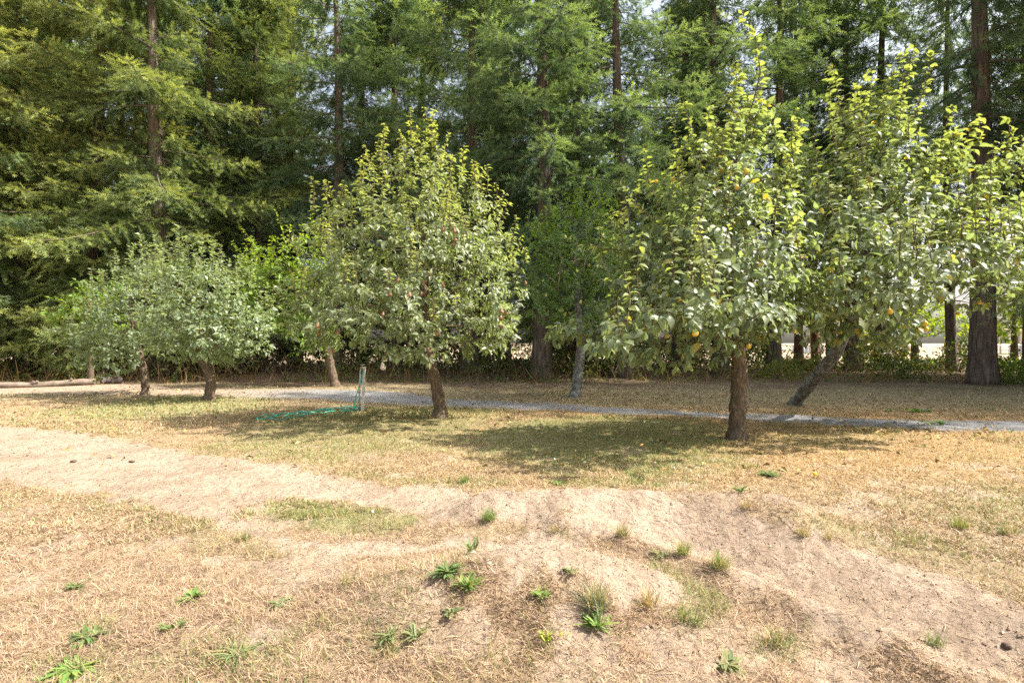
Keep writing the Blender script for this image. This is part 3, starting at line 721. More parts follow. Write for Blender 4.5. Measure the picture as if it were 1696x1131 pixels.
quince = broadleaf('quince_tree', 'quince tree with one very tall single shoot and an upright brown trunk in sunlit grass', 'quince tree', T3, lv, LT_Q, M_LEAF, M_BARK_FRUIT, group='quince trees')
fruits(T3, quince, [(1150, 552, 1.2), (1105, 555, 1.0), (1242, 572, 1.1), (1222, 312, 1.1), (1270, 332, .9), (1112, 296, 1.), (1195, 283, 1.), (1235, 285, 1.), (1315, 548, 1.), (1090, 300, .9)], QUINCE_PROF, M_QF, 'quince_fruit', 1)

# leaning quince tree at right
b6 = P(1313, 669); dl = float(b6[1])
tr6 = [b6 - [0, 0, .12], at(1326, 655, dl - .4), at(1346, 632, dl - 1.0), at(1366, 607, dl - 1.6), at(1386, 582, dl - 2.1), at(1402, 545, dl - 2.6), at(1420, 500, dl - 3.0), at(1435, 440, dl - 3.2), at(1440, 370, dl - 3.2), at(1440, 300, dl - 3.2)]
q = dl - 3.3
L6 = [(1400, 455, 120, 85, q, 1.2), (1440, 370, 125, 90, q, 1.2), (1430, 290, 105, 75, q, 1.0), (1440, 225, 75, 55, q, .8), (1450, 540, 85, 38, q - .3, .9), (1350, 520, 60, 55, q - .1, .9), (1600, 400, 85, 70, q, .9), (1655, 360, 60, 70, q, .7), (1630, 470, 75, 45, q, .8), (1560, 340, 70, 60, q, .9), (1345, 380, 60, 70, q, .9), (1500, 480, 50, 45, q - .5, .6), (1680, 455, 50, 60, q, .7), (1335, 440, 60, 80, q, .9), (1320, 330, 50, 60, q, .8), (1640, 280, 55, 40, q, .7), (1560, 260, 40, 45, q, .6), (1480, 455, 80, 60, q - 1.5, .9), (1400, 500, 70, 50, q - 1.3, .8), (1610, 440, 70, 50, q - 1.4, .8), (1420, 380, 80, 60, q - 1.0, .8)]
T6 = grow(tr6, [.12, .115, .112, .11, .105, .09, .07, .05, .035, .02], lobe_points(L6, 2600, 13), 13, limbs=[[at(1480, 500, q), at(1560, 440, q), at(1630, 410, q), at(1680, 380, q)], [at(1360, 470, q), at(1330, 420, q)]], first=5, rtip=.0036, exp=.40)
sp6 = [(1478, 240, 1500, 78, q), (1460, 215, 1478, 110, q), (1500, 230, 1545, 82, q - .1), (1375, 240, 1380, 108, q), (1440, 210, 1443, 115, q), (1340, 300, 1320, 215, q), (1565, 320, 1580, 172, q), (1620, 320, 1595, 235, q), (1655, 300, 1680, 212, q - .1), (1660, 320, 1690, 240, q), (1380, 420, 1386, 300, q - .9), (1520, 350, 1530, 260, q), (1400, 250, 1410, 160, q), (1300, 330, 1290, 270, q)]
T6 = shoots(T6, sp6 + auto_shoots(T6, 60, 15, q, 1290, 1700, (.3, .85)), 16)
lv = place_leaves(T6, 61, .030, .103, cdark=QD, clight=QL, young=QY, maxcnt=3, droop=.55, ysz=.9, wil=.02)
quince2 = broadleaf('quince_tree', 'wide quince tree on a grey lichened trunk that leans to the right beyond the path', 'quince tree', T6, lv, LT_Q, M_LEAF, M_BARK_LICHEN, M_BARK_FRUIT, group='quince trees')
fruits(T6, quince2, [(1392, 549, 1.25), (1522, 547, 1.3), (1535, 545, 1.25), (1533, 533, 1.2), (1473, 515, 1.2), (1423, 557, 1.), (1583, 522, 1.), (1375, 465, 1.), (1620, 500, 1.2), (1590, 425, .9)], QUINCE_PROF, M_QF, 'quince_fruit', 2)

# big pear tree
b2 = P(728, 692); d2 = float(b2[1])
tr2 = [b2 - [0, 0, .1], at(729, 672, d2), at(724, 645, d2), at(719, 620, d2), at(712, 598, d2), at(708, 560, d2), at(704, 500, d2), at(700, 430, d2), at(700, 350, d2)]
L2 = [(680, 520, 190, 75, d2, 2.1), (690, 440, 170, 100, d2, 2.0), (690, 350, 120, 80, d2, 1.4), (700, 285, 70, 50, d2, .9), (535, 510, 80, 65, d2, 1.2), (820, 500, 62, 85, d2, 1.4), (590, 420, 90, 80, d2, 1.3), (780, 400, 80, 80, d2, 1.4), (540, 560, 50, 28, d2 - .3, .8), (690, 575, 70, 26, d2 - .8, .8), (650, 500, 130, 60, d2 - 1.5, 1.0), (800, 570, 60, 28, d2 - .3, .8), (560, 370, 50, 45, d2, .8)]
T2 = grow(tr2, [.125, .115, .105, .10, .085, .07, .055, .04, .02], lobe_points(L2, 2100, 23), 23, limbs=[[at(690, 578, d2 - .1), at(650, 540, d2 - .3), at(590, 500, d2 - .4)], [at(760, 540, d2), at(810, 490, d2)]], first=4, rtip=.003, exp=.42)
sp2 = [(690, 250, 684, 178, d2), (700, 250, 701, 176, d2), (720, 260, 722, 210, d2), (640, 300, 640, 205, d2), (745, 270, 746, 222, d2), (765, 300, 768, 240, d2), (790, 320, 790, 275, d2), (803, 330, 804, 276, d2), (545, 350, 542, 300, d2), (600, 340, 590, 300, d2), (660, 290, 668, 232, d2), (680, 260, 690, 205, d2), (710, 260, 713, 215, d2), (830, 370, 838, 318, d2), (570, 330, 560, 318, d2)]
T2 = shoots(T2, sp2 + auto_shoots(T2, 80, 25, d2, 480, 880, (.25, .65)), 26, .08)
PD, PLt, PY = C([.16, .20, .10]), C([.30, .34, .18]), C([.30, .32, .10])
lv = place_leaves(T2, 71, .020, .095, cdark=PD, clight=PLt, young=PY, maxcnt=3, droop=.6, ysz=.75, spread=.5)
pear = broadleaf('pear_tree', 'large pale green pear tree bearing russet pears, its brown trunk standing near the standpipe', 'pear tree', T2, lv, LT_P, M_LEAF, M_BARK_FRUIT, group='pear trees')
fr = [(711, 449, 1.1), (713, 458, 1.25), (703, 467, 1.15), (724, 457, 1.1), (733, 473, 1.2), (697, 487, 1.1), (646, 487, 1.2), (662, 465, 1.), (680, 490, 1.), (635, 522, 1.1), (725, 555, 1.2), (709, 579, 1.25), (528, 553, 1.2), (560, 553, 1.3), (552, 582, 1.1), (528, 540, 1.), (833, 515, 1.1), (838, 520, 1.1), (831, 527, 1.1), (828, 541, 1.), (785, 438, 1.1), (790, 441, 1.0), (755, 397, 1.1), (755, 383, 1.), (734, 382, 1.), (870, 466, 1.), (607, 464, 1.), (752, 407, 1.)]
fruits(T2, pear, fr, PEAR_PROF, M_PF, 'pear_fruit', 3)
fruits(T2, pear, [(636, 612, 1.7)], PEAR_PROF, M_PALE, 'pale_withered_fruit', 4)

# right apple tree
b1 = P(345, 662); d1 = float(b1[1])
tr1 = [b1 - [0, 0, .1], at(347, 650, d1), at(350, 635, d1), at(347, 618, d1), at(338, 602, d1), at(332, 580, d1), at(330, 540, d1), at(328, 480, d1)]
L1 = [(345, 530, 105, 55, d1, 1.5), (330, 475, 90, 45, d1, 1.3), (400, 550, 52, 45, d1, 1.0), (285, 560, 55, 38, d1, 1.1), (300, 450, 55, 28, d1, .8), (360, 580, 60, 22, d1, .8)]
T1 = grow(tr1, [.12, .115, .11, .105, .095, .075, .05, .03], lobe_points(L1, 1250, 33), 33, first=4, rtip=.003, exp=.42, limbs=[[at(360, 575, d1 - .2), at(400, 540, d1 - .2)]])
sp1 = [(250, 450, 250, 402, d1), (262, 450, 264, 404, d1), (300, 440, 297, 408, d1), (318, 440, 318, 404, d1), (338, 440, 337, 396, d1), (310, 440, 309, 408, d1), (362, 450, 364, 418, d1), (380, 460, 382, 432, d1), (285, 440, 284, 420, d1), (345, 440, 352, 415, d1)]
T1 = shoots(T1, sp1 + auto_shoots(T1, 60, 35, d1, 230, 450, (.3, .75)), 36, .08)
AD, AL, AY = C([.17, .22, .125]), C([.29, .35, .21]), C([.24, .29, .15])
lv = place_leaves(T1, 81, .023, .10, cdark=AD, clight=AL, young=AY, maxcnt=3, droop=.3, ysz=.8)
apple = broadleaf('apple_tree', 'apple tree with a crooked orange brown trunk and grey green crown of short upright shoots', 'apple tree', T1, lv, LT_A, M_LEAF, M_BARK_FRUIT, group='apple trees')

# left apple tree
b0 = P(240, 654); d0 = float(b0[1])
tr0 = [b0 - [0, 0, .1], at(241, 642, d0), at(240, 625, d0), at(237, 608, d0), at(232, 590, d0), at(222, 550, d0), at(215, 500, d0)]
L0 = [(205, 550, 90, 45, d0, 1.4), (165, 575, 55, 28, d0, .9), (230, 500, 80, 45, d0, 1.2), (240, 455, 50, 28, d0, .8), (190, 600, 50, 16, d0 - .3, .7)]
T0 = grow(tr0, [.10, .095, .09, .085, .075, .055, .03], lobe_points(L0, 800, 43), 43, first=3, rtip=.003, exp=.42, limbs=[[at(215, 610, d0 - .3), at(180, 622, d0 - .5), at(165, 625, d0 - .6)]])
T0 = shoots(T0, [(182, 605, 152, 610, d0 - .5), (180, 625, 160, 630, d0 - .6)] + auto_shoots(T0, 44, 45, d0, 110, 290, (.25, .6)), 46, .08)
lv = place_leaves(T0, 91, .024, .10, cdark=AD, clight=AL, young=AY, maxcnt=3, droop=.3, ysz=.8)
apple0 = broadleaf('apple_tree', 'leftmost apple tree with a thin grey brown trunk and low spreading branches over the log', 'apple tree', T0, lv, LT_A, M_LEAF, M_BARK_FRUIT, group='apple trees')

# bright green young tree behind the apples
SD, SL, SY = C([.13, .21, .05]), C([.21, .31, .07]), C([.30, .38, .08])
dm = 18.0; bm = C([cx(150, dm), dm, float(H(cx(150, dm), dm))])
Tm = grow([bm - [0, 0, .1], at(151, 590, dm), at(153, 560, dm), at(150, 530, dm), at(150, 500, dm)], [.07, .06, .05, .04, .03], lobe_points([(150, 520, 65, 38, dm, 1.2), (170, 485, 50, 28, dm, 1.)], 330, 53), 53, first=2, rtip=.003)
lv = place_leaves(Tm, 92, .045, .13, cdark=SD, clight=SL, maxcnt=3, droop=.3)
broadleaf('plum_tree', 'small bright green fruit tree behind the leftmost apple tree', 'plum tree', Tm, lv, LT_A, M_SOFT, M_BARK_FRUIT)

# bright green tree with lichened trunk, between apples and pear
b5 = P(556, 640); d5 = float(b5[1])
tr5 = [b5 - [0, 0, .1], at(553, 628, d5), at(549, 612, d5), at(546, 596, d5), at(540, 570, d5), at(520, 530, d5), at(490, 480, d5)]
L5 = [(480, 500, 85, 60, d5, 1.6), (455, 440, 60, 50, d5, 1.2), (520, 440, 55, 55, d5, 1.2), (520, 550, 50, 40, d5, 1.1), (425, 480, 35, 60, d5, 1.)]
T5 = grow(tr5, [.13, .125, .12, .11, .11, .07, .04], lobe_points(L5, 1000, 63), 63, first=4, rtip=.0035)
T5 = shoots(T5, [(440, 430, 400, 375, d5), (470, 410, 455, 345, d5), (425, 450, 385, 400, d5), (520, 400, 515, 355, d5), (490, 410, 480, 370, d5)] + auto_shoots(T5, 14, 65, d5, 400, 560, (.3, .7)), 66)
lv = place_leaves(T5, 93, .034, .12, cdark=SD, clight=SL, young=SY, maxcnt=3, droop=.35, ysz=.8)
broadleaf('plum_tree', 'bright green plum tree on a dark trunk between right apple tree and large pear', 'plum tree', T5, lv, LT_P, M_SOFT, M_BARK_FRUIT)

# small dark pear tree behind, grey trunk
b4 = P(952, 657); d4 = float(b4[1])
tr4 = [b4 - [0, 0, .1], at(955, 640, d4), at(958, 615, d4), at(961, 590, d4), at(962, 560, d4), at(958, 520, d4), at(955, 460, d4), at(955, 400, d4)]
L4 = [(925, 500, 60, 60, d4, 1.3), (960, 420, 85, 75, d4, 1.4), (900, 420, 40, 60, d4, 1.), (985, 345, 50, 28, d4, .8), (905, 375, 28, 30, d4, .8), (1010, 480, 50, 60, d4, 1.2), (940, 350, 25, 25, d4, .6)]
T4 = grow(tr4, [.125, .12, .115, .11, .10, .08, .055, .03], lobe_points(L4, 1300, 73), 73, first=4, rtip=.003)
T4 = shoots(T4, [(950, 330, 948, 285, d4), (995, 330, 995, 290, d4), (960, 340, 962, 300, d4), (1015, 340, 1018, 300, d4)] + auto_shoots(T4, 22, 75, d4, 870, 1040, (.2, .5)), 76)
lv = place_leaves(T4, 94, .026, .105, cdark=C([.11, .18, .065]), clight=C([.20, .29, .10]), young=C([.14, .22, .05]), maxcnt=3, droop=.4, ysz=.8)
pear4 = broadleaf('pear_tree', 'smaller dark green pear tree on an upright grey trunk behind the path, dead twigs showing', 'pear tree', T4, lv, LT_P, M_SOFT, M_BARK_LICHEN, group='pear trees')
fruits(T4, pear4, [(938, 393, 1.1), (945, 395, 1.), (955, 448, 1.), (905, 490, 1.), (975, 440, 1.), (962, 502, 1.2), (900, 465, 1.), (1000, 440, 1.)], PEAR_PROF, M_GF, 'pear_fruit', 5)
gd = rng(7); dd = []
for (a, b, c, e) in ((925, 480, 930, 418), (925, 450, 942, 445), (955, 440, 955, 398), (962, 450, 985, 405), (962, 430, 948, 430), (920, 470, 908, 455), (970, 420, 990, 402)):
    p0, p1 = at(a, b, d4 - 1.15), at(c, e, d4 - 1.25); t = np.linspace(0, 1, 7)[:, None]; pp = p0 * (1 - t) + p1 * t + gd.normal(0, .03, (7, 3)); pp[0] = at(a, b, d4 - .7); dd.append(tube(pp, np.linspace(.014, .005, 7), 5, cap=False))
v, f, _ = merge(dd); make_mesh('dead_twigs', v - tr4[0], f, M_TWIG, smooth=True, parent=pear4)

# backlit broadleaf trees further off
def cloud_tree(label, px, d, lobes, n, leaf, seed, dark, light, r=.2, mat=None, name='maple_tree', cat='maple tree', sp=.09, group=None):
    b = C([cx(px, d), d, float(H(cx(px, d), d))]); zt = max(at(px, l[1], d)[2] for l in lobes)
    tr = [b - [0, 0, .15]] + [b + [0, 0, zt * t] for t in (.1, .25, .4, .6, .8)]
    T = grow(tr, [r, r * .9, r * .8, r * .65, r * .4, r * .15], lobe_points(lobes, n, seed), seed, first=2, rtip=.006, step=.35)
    lv = place_leaves(T, seed + 1, sp, leaf, cdark=dark, clight=light, maxcnt=4, droop=.4)
    return broadleaf(name, label, cat, T, lv, LT_A, mat or M_SOFT, M_BARK_FRUIT, group=group)
cloud_tree('sunlit yellow green maple seen through the gap in the leaning quince crown', 1515, 28, [(1515, 480, 75, 70, 28, 2.0), (1480, 540, 60, 30, 28, 1.6), (1560, 530, 50, 36, 28, 1.6), (1450, 450, 50, 50, 28, 1.5)], 420, .22, 101, C([.14, .20, .03]), C([.26, .32, .05]))
cloud_tree('light green maple behind the thick furrowed trunk at the right edge', 1680, 30, [(1680, 500, 70, 55, 30, 2.2), (1650, 550, 40, 22, 30, 1.6), (1730, 470, 60, 70, 30, 2)], 380, .22, 103, C([.14, .20, .03]), C([.24, .31, .05]))
cloud_tree('tall bright maple showing yellow green between conifers above centre right', 1085, 40, [(1085, 160, 60, 60, 40, 3), (1030, 270, 60, 60, 40, 3), (1120, 330, 60, 80, 40, 3), (1020, 400, 60, 60, 40, 3)], 420, .30, 105, C([.18, .25, .03]), C([.30, .36, .05]), r=.3, sp=.12)
# tree line across the field
far = None
for i, px in enumerate(range(-150, 1900, 118)):
    d = 82 + (i * 29 % 23); lab = 'rounded tree of the distant line beyond the pale field'
    if far is None:
        far = cloud_tree(lab, px, d, [(px, 520, 60, 38, d, 6.), (px - 35, 540, 40, 24, d, 5), (px + 38, 535, 40, 28, d, 5)], 420, .65, 107, C([.07, .10, .03]), C([.14, .18, .05]), r=.3, mat=M_FARLEAF, name='distant_tree', cat='tree', sp=.28, group='distant trees beyond the field')
    else:
        r = far.copy(); COL.objects.link(r); r.location = (cx(px, d), d, float(H(cx(px, d), d)) - .1); r.rotation_euler = (0, 0, i * 1.7); s = .85 + .12 * (i * 7 % 5); r.scale = (s, s, s)
        for ch in list(far.children):
            c = ch.copy(); COL.objects.link(c); c.parent = r; c.color = ((1, 1, 1, 1), (1.3, 1.15, 1, 1), (.8, .9, 1, 1))[i % 3]

# ------------------------------------------------------------------ undergrowth, brambles
def build_undergrowth():
    g = rng(201); n = 24000
    px = g.uniform(-140, 1850, n); d = g.uniform(18.8, 27.5, n); x = (px - CX) / FPX * d
    hgt = .30 + 1.25 * fbm(x * .45, d * .45, 71, 3) ** 1.3 * (1 - .45 * np.exp(-((px - 1330) / 38) ** 2) - .35 * np.exp(-((px - 1535) / 30) ** 2) - .4 * np.exp(-((px - 1680) / 40) ** 2)) + .5 * sstep(1190, 1230, px) * (1 - np.exp(-((px - 1330) / 42) ** 2) - np.exp(-((px - 1535) / 34) ** 2) - sstep(1640, 1660, px)) + .4 * sstep(700, 0, px)
    keep = fbm(x * .7, d * .7, 75, 3) > .40
    px, d, x, hgt = px[keep], d[keep], x[keep], hgt[keep]; n = len(x)
    dens = sstep(18.8, 20.5, d + (px > 1550) * 1.0); z = H(x, d) + hgt * dens * g.random(n) ** .8 * 1.15
    cA, cB, cC = C([.07, .12, .03]), C([.17, .22, .045]), C([.24, .15, .08])
    t = fbm(x * .8, d * .8, 77, 2)[:, None]; c = cA * (1 - t) + cB * t
    brown = g.random(n) < .28 + .30 * sstep(600, 200, px); c[brown] = cC * g.uniform(.5, 1.1, (brown.sum(), 1)); c = c * g.uniform(.7, 1.3, (n, 1))
    dr = norm(g.normal(size=(n, 3)) + [0, 0, -.1]); nn = np.array([0, -.3, 1.]) + g.normal(0, .5, (n, 3))
    parts = [scatter(LT_A[0], LT_A[1], np.stack([x, d, z], -1), frames(dr, nn), g.uniform(.07, .17, n), c)]
    n = 24000; px = g.uniform(-160, 1850, n); d = g.uniform(26, 31, n); x = (px - CX) / FPX * d
    hh = (1.5 + 1.5 * fbm(x * .5, d * .5, 78, 2)) * (.62 + .38 * sstep(700, 350, px)); gap = np.minimum.reduce([np.abs(px - 862) / 30, np.abs(px - 32) / 14, np.abs(px - 1330) / 40, np.abs(px - 1532) / 30, np.abs(px - 1685) / 40]); hh = np.where(gap < 1, .35, hh)
    z = H(x, d) + hh * g.random(n) ** .8; t = g.random((n, 1)); c = (C([.035, .06, .022]) * (1 - t) + C([.10, .14, .04]) * t) * g.uniform(.6, 1.3, (n, 1))
    br = g.random(n) < .3; c[br] = C([.14, .09, .055]) * g.uniform(.4, 1.2, (br.sum(), 1))
    parts.append(scatter(LT_A[0], LT_A[1], np.stack([x, d, z], -1), frames(norm(g.normal(size=(n, 3))), np.array([0, -.4, 1.]) + g.normal(0, .5, (n, 3))), g.uniform(.14, .30, n), c))
    # dry stems
    m = 2600; px = g.uniform(-100, 1800, m); d = g.uniform(17.8, 24, m); x = (px - CX) / FPX * d
    bt = np.array([[0, -.5, 0], [0, .5, 0], [.5, .35, .04], [.5, -.35, .04], [1, 0, 0]]); bf = [np.array([[0, 3, 2, 1]]), np.array([[3, 4, 2]])]
    dr = norm(g.normal(0, .45, (m, 3)) + [0, 0, 1.]); sc = np.stack([g.uniform(.25, 1.0, m), np.full(m, .014), np.ones(m)], -1)
    cc = np.array([.30, .19, .10]) * g.uniform(.4, 1.3, (m, 1))
    parts.append(scatter(bt, bf, np.stack([x, d, H(x, d) - .02], -1), frames(dr, g.normal(size=(m, 3))), sc, cc))
    m = 420
    for i in range(m):
        px_ = g.uniform(-80, 1250); d_ = g.uniform(19.5, 25); x_ = (px_ - CX) / FPX * d_; z_ = float(H(x_, d_)); L_ = g.uniform(.6, 2.0); a = g.uniform(0, 6.28); t = np.linspace(0, 1, 6)
        pts = np.stack([x_ + math.cos(a) * L_ * t, d_ + math.sin(a) * L_ * t, z_ + L_ * g.uniform(.3, 1.1) * np.sin(t * g.uniform(1.4, 2.8))], -1) + g.normal(0, .03, (6, 3))
        v, f, _ = tube(pts, np.linspace(.012, .004, 6), 3, cap=False); parts.append((v, f, np.tile(np.array([.17, .12, .08]) * g.uniform(.5, 1.3), (len(v), 1))))
    v, f, c = merge(parts); o = make_mesh('undergrowth', v, f, M_SOFT, c)
    return tag(o, 'tangled brambles, dry stems and low leafy brush under the conifers', 'undergrowth', kind='stuff')
build_undergrowth()

def bush(label, px, py, w_, h_, seed, dark, light, n=700, leaf=.10, mat=None):
    p = P(px, py); g = rng(seed); root = empty('bush', label, 'bush', p)
    st = []
    for i in range(14):
        a = g.uniform(0, 6.28); e = g.uniform(.2, 1.); t = np.linspace(0, 1, 5)[:, None]
        st.append(tube(t * np.array([math.cos(a) * w_ * e * .8, math.sin(a) * w_ * e * .8, h_ * (1.05 - .5 * e)]) + g.normal(0, .02, (5, 3)) * t, np.linspace(.014, .004, 5), 4, cap=False))
    v, f, _ = merge(st); make_mesh('stems', v, f, M_TWIG, parent=root)
    v = norm(g.normal(size=(n, 3))); v[:, 2] = np.abs(v[:, 2]); r = g.random(n)[:, None] ** .35; q = v * r * [w_, w_, h_] * (1 + .2 * np.sin(v[:, :1] * 7))
    t = g.random((n, 1)); c = (dark * (1 - t) + light * t) * g.uniform(.8, 1.2, (n, 1))
    vv, ff, cc = scatter(LT_A[0], LT_A[1], q, frames(norm(v + g.normal(0, .6, (n, 3))), np.array([0, 0, 1.]) + g.normal(0, .4, (n, 3))), g.uniform(.7, 1.3, n) * leaf, c)
    make_mesh('foliage', vv, ff, mat or M_SOFT, cc, parent=root)
bush('leafy green bush at the right edge, right of the thick furrowed trunk', 1690, 636, 1.1, .95, 301, SD, SL, 1500)
bush('low dark green bush left of the thick furrowed trunk', 1490, 625, 1.0, .75, 302, C([.06, .11, .03]), C([.12, .19, .05]), 1100)
bush('yellow green bush in the gap between central quince trunk and leaning trunk', 1285, 625, .9, .6, 303, C([.13, .16, .04]), C([.24, .27, .06]), 900)
bush('green bush just right of the small grey lichened trunk', 1010, 622, 1.0, .8, 304, C([.07, .12, .03]), C([.16, .21, .05]), 900)

# ------------------------------------------------------------------ far fence, panels and shelter
M_METAL = plain_mat('galvanised_metal', (.50, .52, .54), .45, .6, var=.08)
M_WHITE = plain_mat('white_paint', (.72, .72, .70), .6); M_ROOF = plain_mat('tan_roof', (.48, .36, .26), .8); M_SLAT = plain_mat('grey_slats', (.36, .38, .42), .7)
def build_fence():
    d = 32.; x0, x1 = cx(1255, d), cx(1860, d); root = empty('chain_link_fence', 'low grey chain link fence between the conifers and the pale field', 'fence', (x0, d, float(H(x0, d))))
    hh = 1.12; n = int((x1 - x0) / 2.6) + 1
    for i in range(n):
        x = i * 2.6; z = float(H(x0 + x, d)) - root.location.z; v, f, _ = tube([[x, 0, z - .1], [x, 0, z + hh * .5], [x, 0, z + hh + .06]], .03, 8); make_mesh('post', v, f, M_METAL, parent=root, smooth=True)
    W = (n - 1) * 2.6
    v, f, _ = tube([[0, 0, hh], [W / 2, 0, hh], [W, 0, hh]], .022, 8); make_mesh('top_rail', v, f, M_METAL, parent=root, smooth=True)
    parts = []; s = .12
    for k in range(int(W / s) + 9):
        for sg in (1, -1):
            xa = k * s if sg == 1 else k * s - 0; xb = xa + sg * hh * .9; za, zb = .03, hh
            if min(xa, xb) < 0 or max(xa, xb) > W: continue
            parts.append(tube([[xa, .004 * sg, za], [xb, .004 * sg, zb]], .0035, 3, cap=False))
    v, f, _ = merge(parts); make_mesh('wire_mesh', v, f, M_METAL, parent=root)
build_fence()
def build_panels():
    d = 62.; x0 = cx(1312, d); root = empty('panel_fence', 'short run of grey fence panels with a white top rail, far off in the field', 'fence', (x0, d, float(H(x0, d)) - .05))
    for i in range(2):
        v, f, _ = box(i * 1.7 + .04, i * 1.7 + 1.66, -.03, .03, .1, 1.0); make_mesh('panel', v, f, M_SLAT, parent=root)
    for i in range(3):
        v, f, _ = box(i * 1.7 - .04, i * 1.7 + .04, -.05, .05, 0, 1.05); make_mesh('post', v, f, M_WHITE, parent=root)
    v, f, _ = box(-.06, 3.46, -.06, .06, 1.05, 1.13); make_mesh('top_rail', v, f, M_WHITE, parent=root)
build_panels()
def build_shelter():
    d = 60.; x0 = cx(1672, d); root = empty('open_shelter', 'open sided field shelter with a flat tan roof, far beyond the fence', 'shelter', (x0, d, float(H(x0, d)) - .05))
    v = np.array([[-.4, -.5, 2.35], [7.4, -.5, 2.6], [7.4, 4.2, 2.75], [-.4, 4.2, 2.5]]); v = np.concatenate([v, v + [0, 0, .22]]); f = [np.array([[0, 3, 2, 1], [4, 5, 6, 7], [0, 1, 5, 4], [1, 2, 6, 5], [2, 3, 7, 6], [3, 0, 4, 7]])]
    make_mesh('roof', v, f, M_ROOF, parent=root)
    for i in range(4):
        for y in (0, 3.8):
            q, f, _ = box(i * 2.3 - .07, i * 2.3 + .07, y - .07, y + .07, 0, 2.36 + .074 * i); make_mesh('post', q, f, M_WHITE, parent=root)
    parts = [box(.1, 6.9, -.02, .02, 1.0, 1.08)]
    for k in range(46): parts.append(box(.1 + k * .15, .1 + k * .15 + .09, -.015 + .001, .014, .1, 1.0))
    q, f, _ = merge(parts); make_mesh('slatted_front', q, f, M_SLAT, parent=root)
build_shelter()

# ------------------------------------------------------------------ logs, standpipe, hose
M_LOG = plain_mat('log_wood', (.20, .155, .115), .85, var=.35, scale=7)
def log(label, a, b, r0, r1, mat, seed):
    g = rng(seed); pa, pb = P(*a), P(*b); pa[2] += r0 * .8; pb[2] += r1 * .8; t = np.linspace(0, 1, 40)[:, None]; base = (pa + pb) / 2; base[2] -= r0
    pts = pa * (1 - t) + pb * t; pts[:, 2] += .02 * np.sin(t[:, 0] * 9) ; pts[:, 1] += .06 * np.sin(t[:, 0] * 5)
    rr = np.interp(t[:, 0], [0, 1], [r0, r1]) * (1 + .07 * np.sin(t[:, 0] * 23) + .05 * np.sin(t[:, 0] * 51)); v, f, _ = tube(pts, rr, 14)
    root = empty('fallen_log', label, 'log', base, 'fallen logs'); make_mesh('log_body', v - base, f, mat, smooth=True, parent=root)
    for k in range(3):
        i = g.integers(5, 35); c = pts[i]; q, f, _ = tube([c, c + [g.uniform(-.05, .1), -.05, rr[i] * 1.1], c + [g.uniform(0, .15), -.08, rr[i] * 1.5]], [.04, .03, .022], 7); make_mesh('branch_stub', q - base, f, mat, smooth=True, parent=root)
log('long pale debarked log lying along the far edge of the path at the left edge', (-60, 645), (160, 637), .08, .10, M_LOG, 1)
log('short dark log lying at the right end of the long pale log', (166, 636), (204, 635), .12, .10, M_GREYWOOD, 2)

M_POST = plain_mat('bleached_wood', (.74, .70, .62), .8, var=.2, scale=12)
ps = P(600, 681); dps = float(ps[1]); s_ = dps / FPX
root = empty('standpipe', 'pale wooden post with a grey water pipe and brass tap beside the pear tree', 'standpipe', ps)
v, f, _ = box(-.024, .024, -.024, .024, -.1, 73 * s_); make_mesh('post', v, f, M_POST, parent=root).rotation_euler = (0, .05, 0)
v, f, _ = tube([[-.055, -.02, -.05], [-.05, -.02, .4], [-.03, -.02, 66 * s_], [-.015, -.03, 72 * s_], [.03, -.05, 74 * s_]], .014, 10); make_mesh('water_pipe', v, f, M_METAL, smooth=True, parent=root)
v, f, _ = merge([tube([[-.02, -.05, 72 * s_], [.05, -.09, 73 * s_], [.06, -.1, 70 * s_]], .016, 10), tube([[.02, -.07, 73 * s_], [.02, -.07, 77 * s_]], .008, 8), tube([[-.02, -.07, 77 * s_], [.06, -.07, 77 * s_]], .009, 8)])
M_BRASS = plain_mat('brass', (.55, .50, .38), .4, .8); make_mesh('tap', v, f, M_BRASS, smooth=True, parent=root)

v, f, _ = tube([[-.05, -.025, .36], [-.05, -.025, .42]], .026, 10); make_mesh('pipe_collar', v, f, M_BRASS, smooth=True, parent=root)

def spline(pts, k=10):
    pts = np.asarray(pts, float); out = []
    pp = np.concatenate([[2 * pts[0] - pts[1]], pts, [2 * pts[-1] - pts[-2]]])
    for i in range(1, len(pp) - 2):
        for t in np.linspace(0, 1, k, endpoint=False):
            a, b, c, d = pp[i - 1:i + 3]; out.append(.5 * ((2 * b) + (-a + c) * t + (2 * a - 5 * b + 4 * c - d) * t * t + (-a + 3 * b - 3 * c + d) * t ** 3))
    out.append(pts[-1]); return np.array(out)
M_HOSE = plain_mat('teal_hose', (.06, .46, .34), .4, var=.1)
hp = [(592, 677), (560, 678), (530, 682), (500, 685), (460, 688), (445, 688), (430, 692), (425, 696), (432, 697), (445, 693), (470, 687), (510, 683), (555, 677), (588, 675), (594, 679), (575, 683), (540, 681), (505, 687), (470, 690), (445, 695), (470, 696), (500, 690), (545, 684), (575, 680), (590, 681)]
gp = np.array([P(a, b) for a, b in hp]); sp_ = spline(gp, 12); sp_[:, 2] = H(sp_[:, 0], sp_[:, 1]) + .022 + .012 * np.sin(np.arange(len(sp_)) * .6)
top = ps + [.06, -.11, 69 * s_]; down = spline([top, ps + [-.02, -.14, .5], ps + [-.10, -.12, .25], ps + [-.12, -.1, .05], sp_[0]], 6)
full = np.concatenate([down[:-1], sp_]); v, f, _ = tube(full, .009, 8); o = make_mesh('garden_hose', v - ps, f, M_HOSE, smooth=True); o.location = ps
tag(o, 'teal garden hose lying in loose loops in the grass left of the standpipe', 'hose')

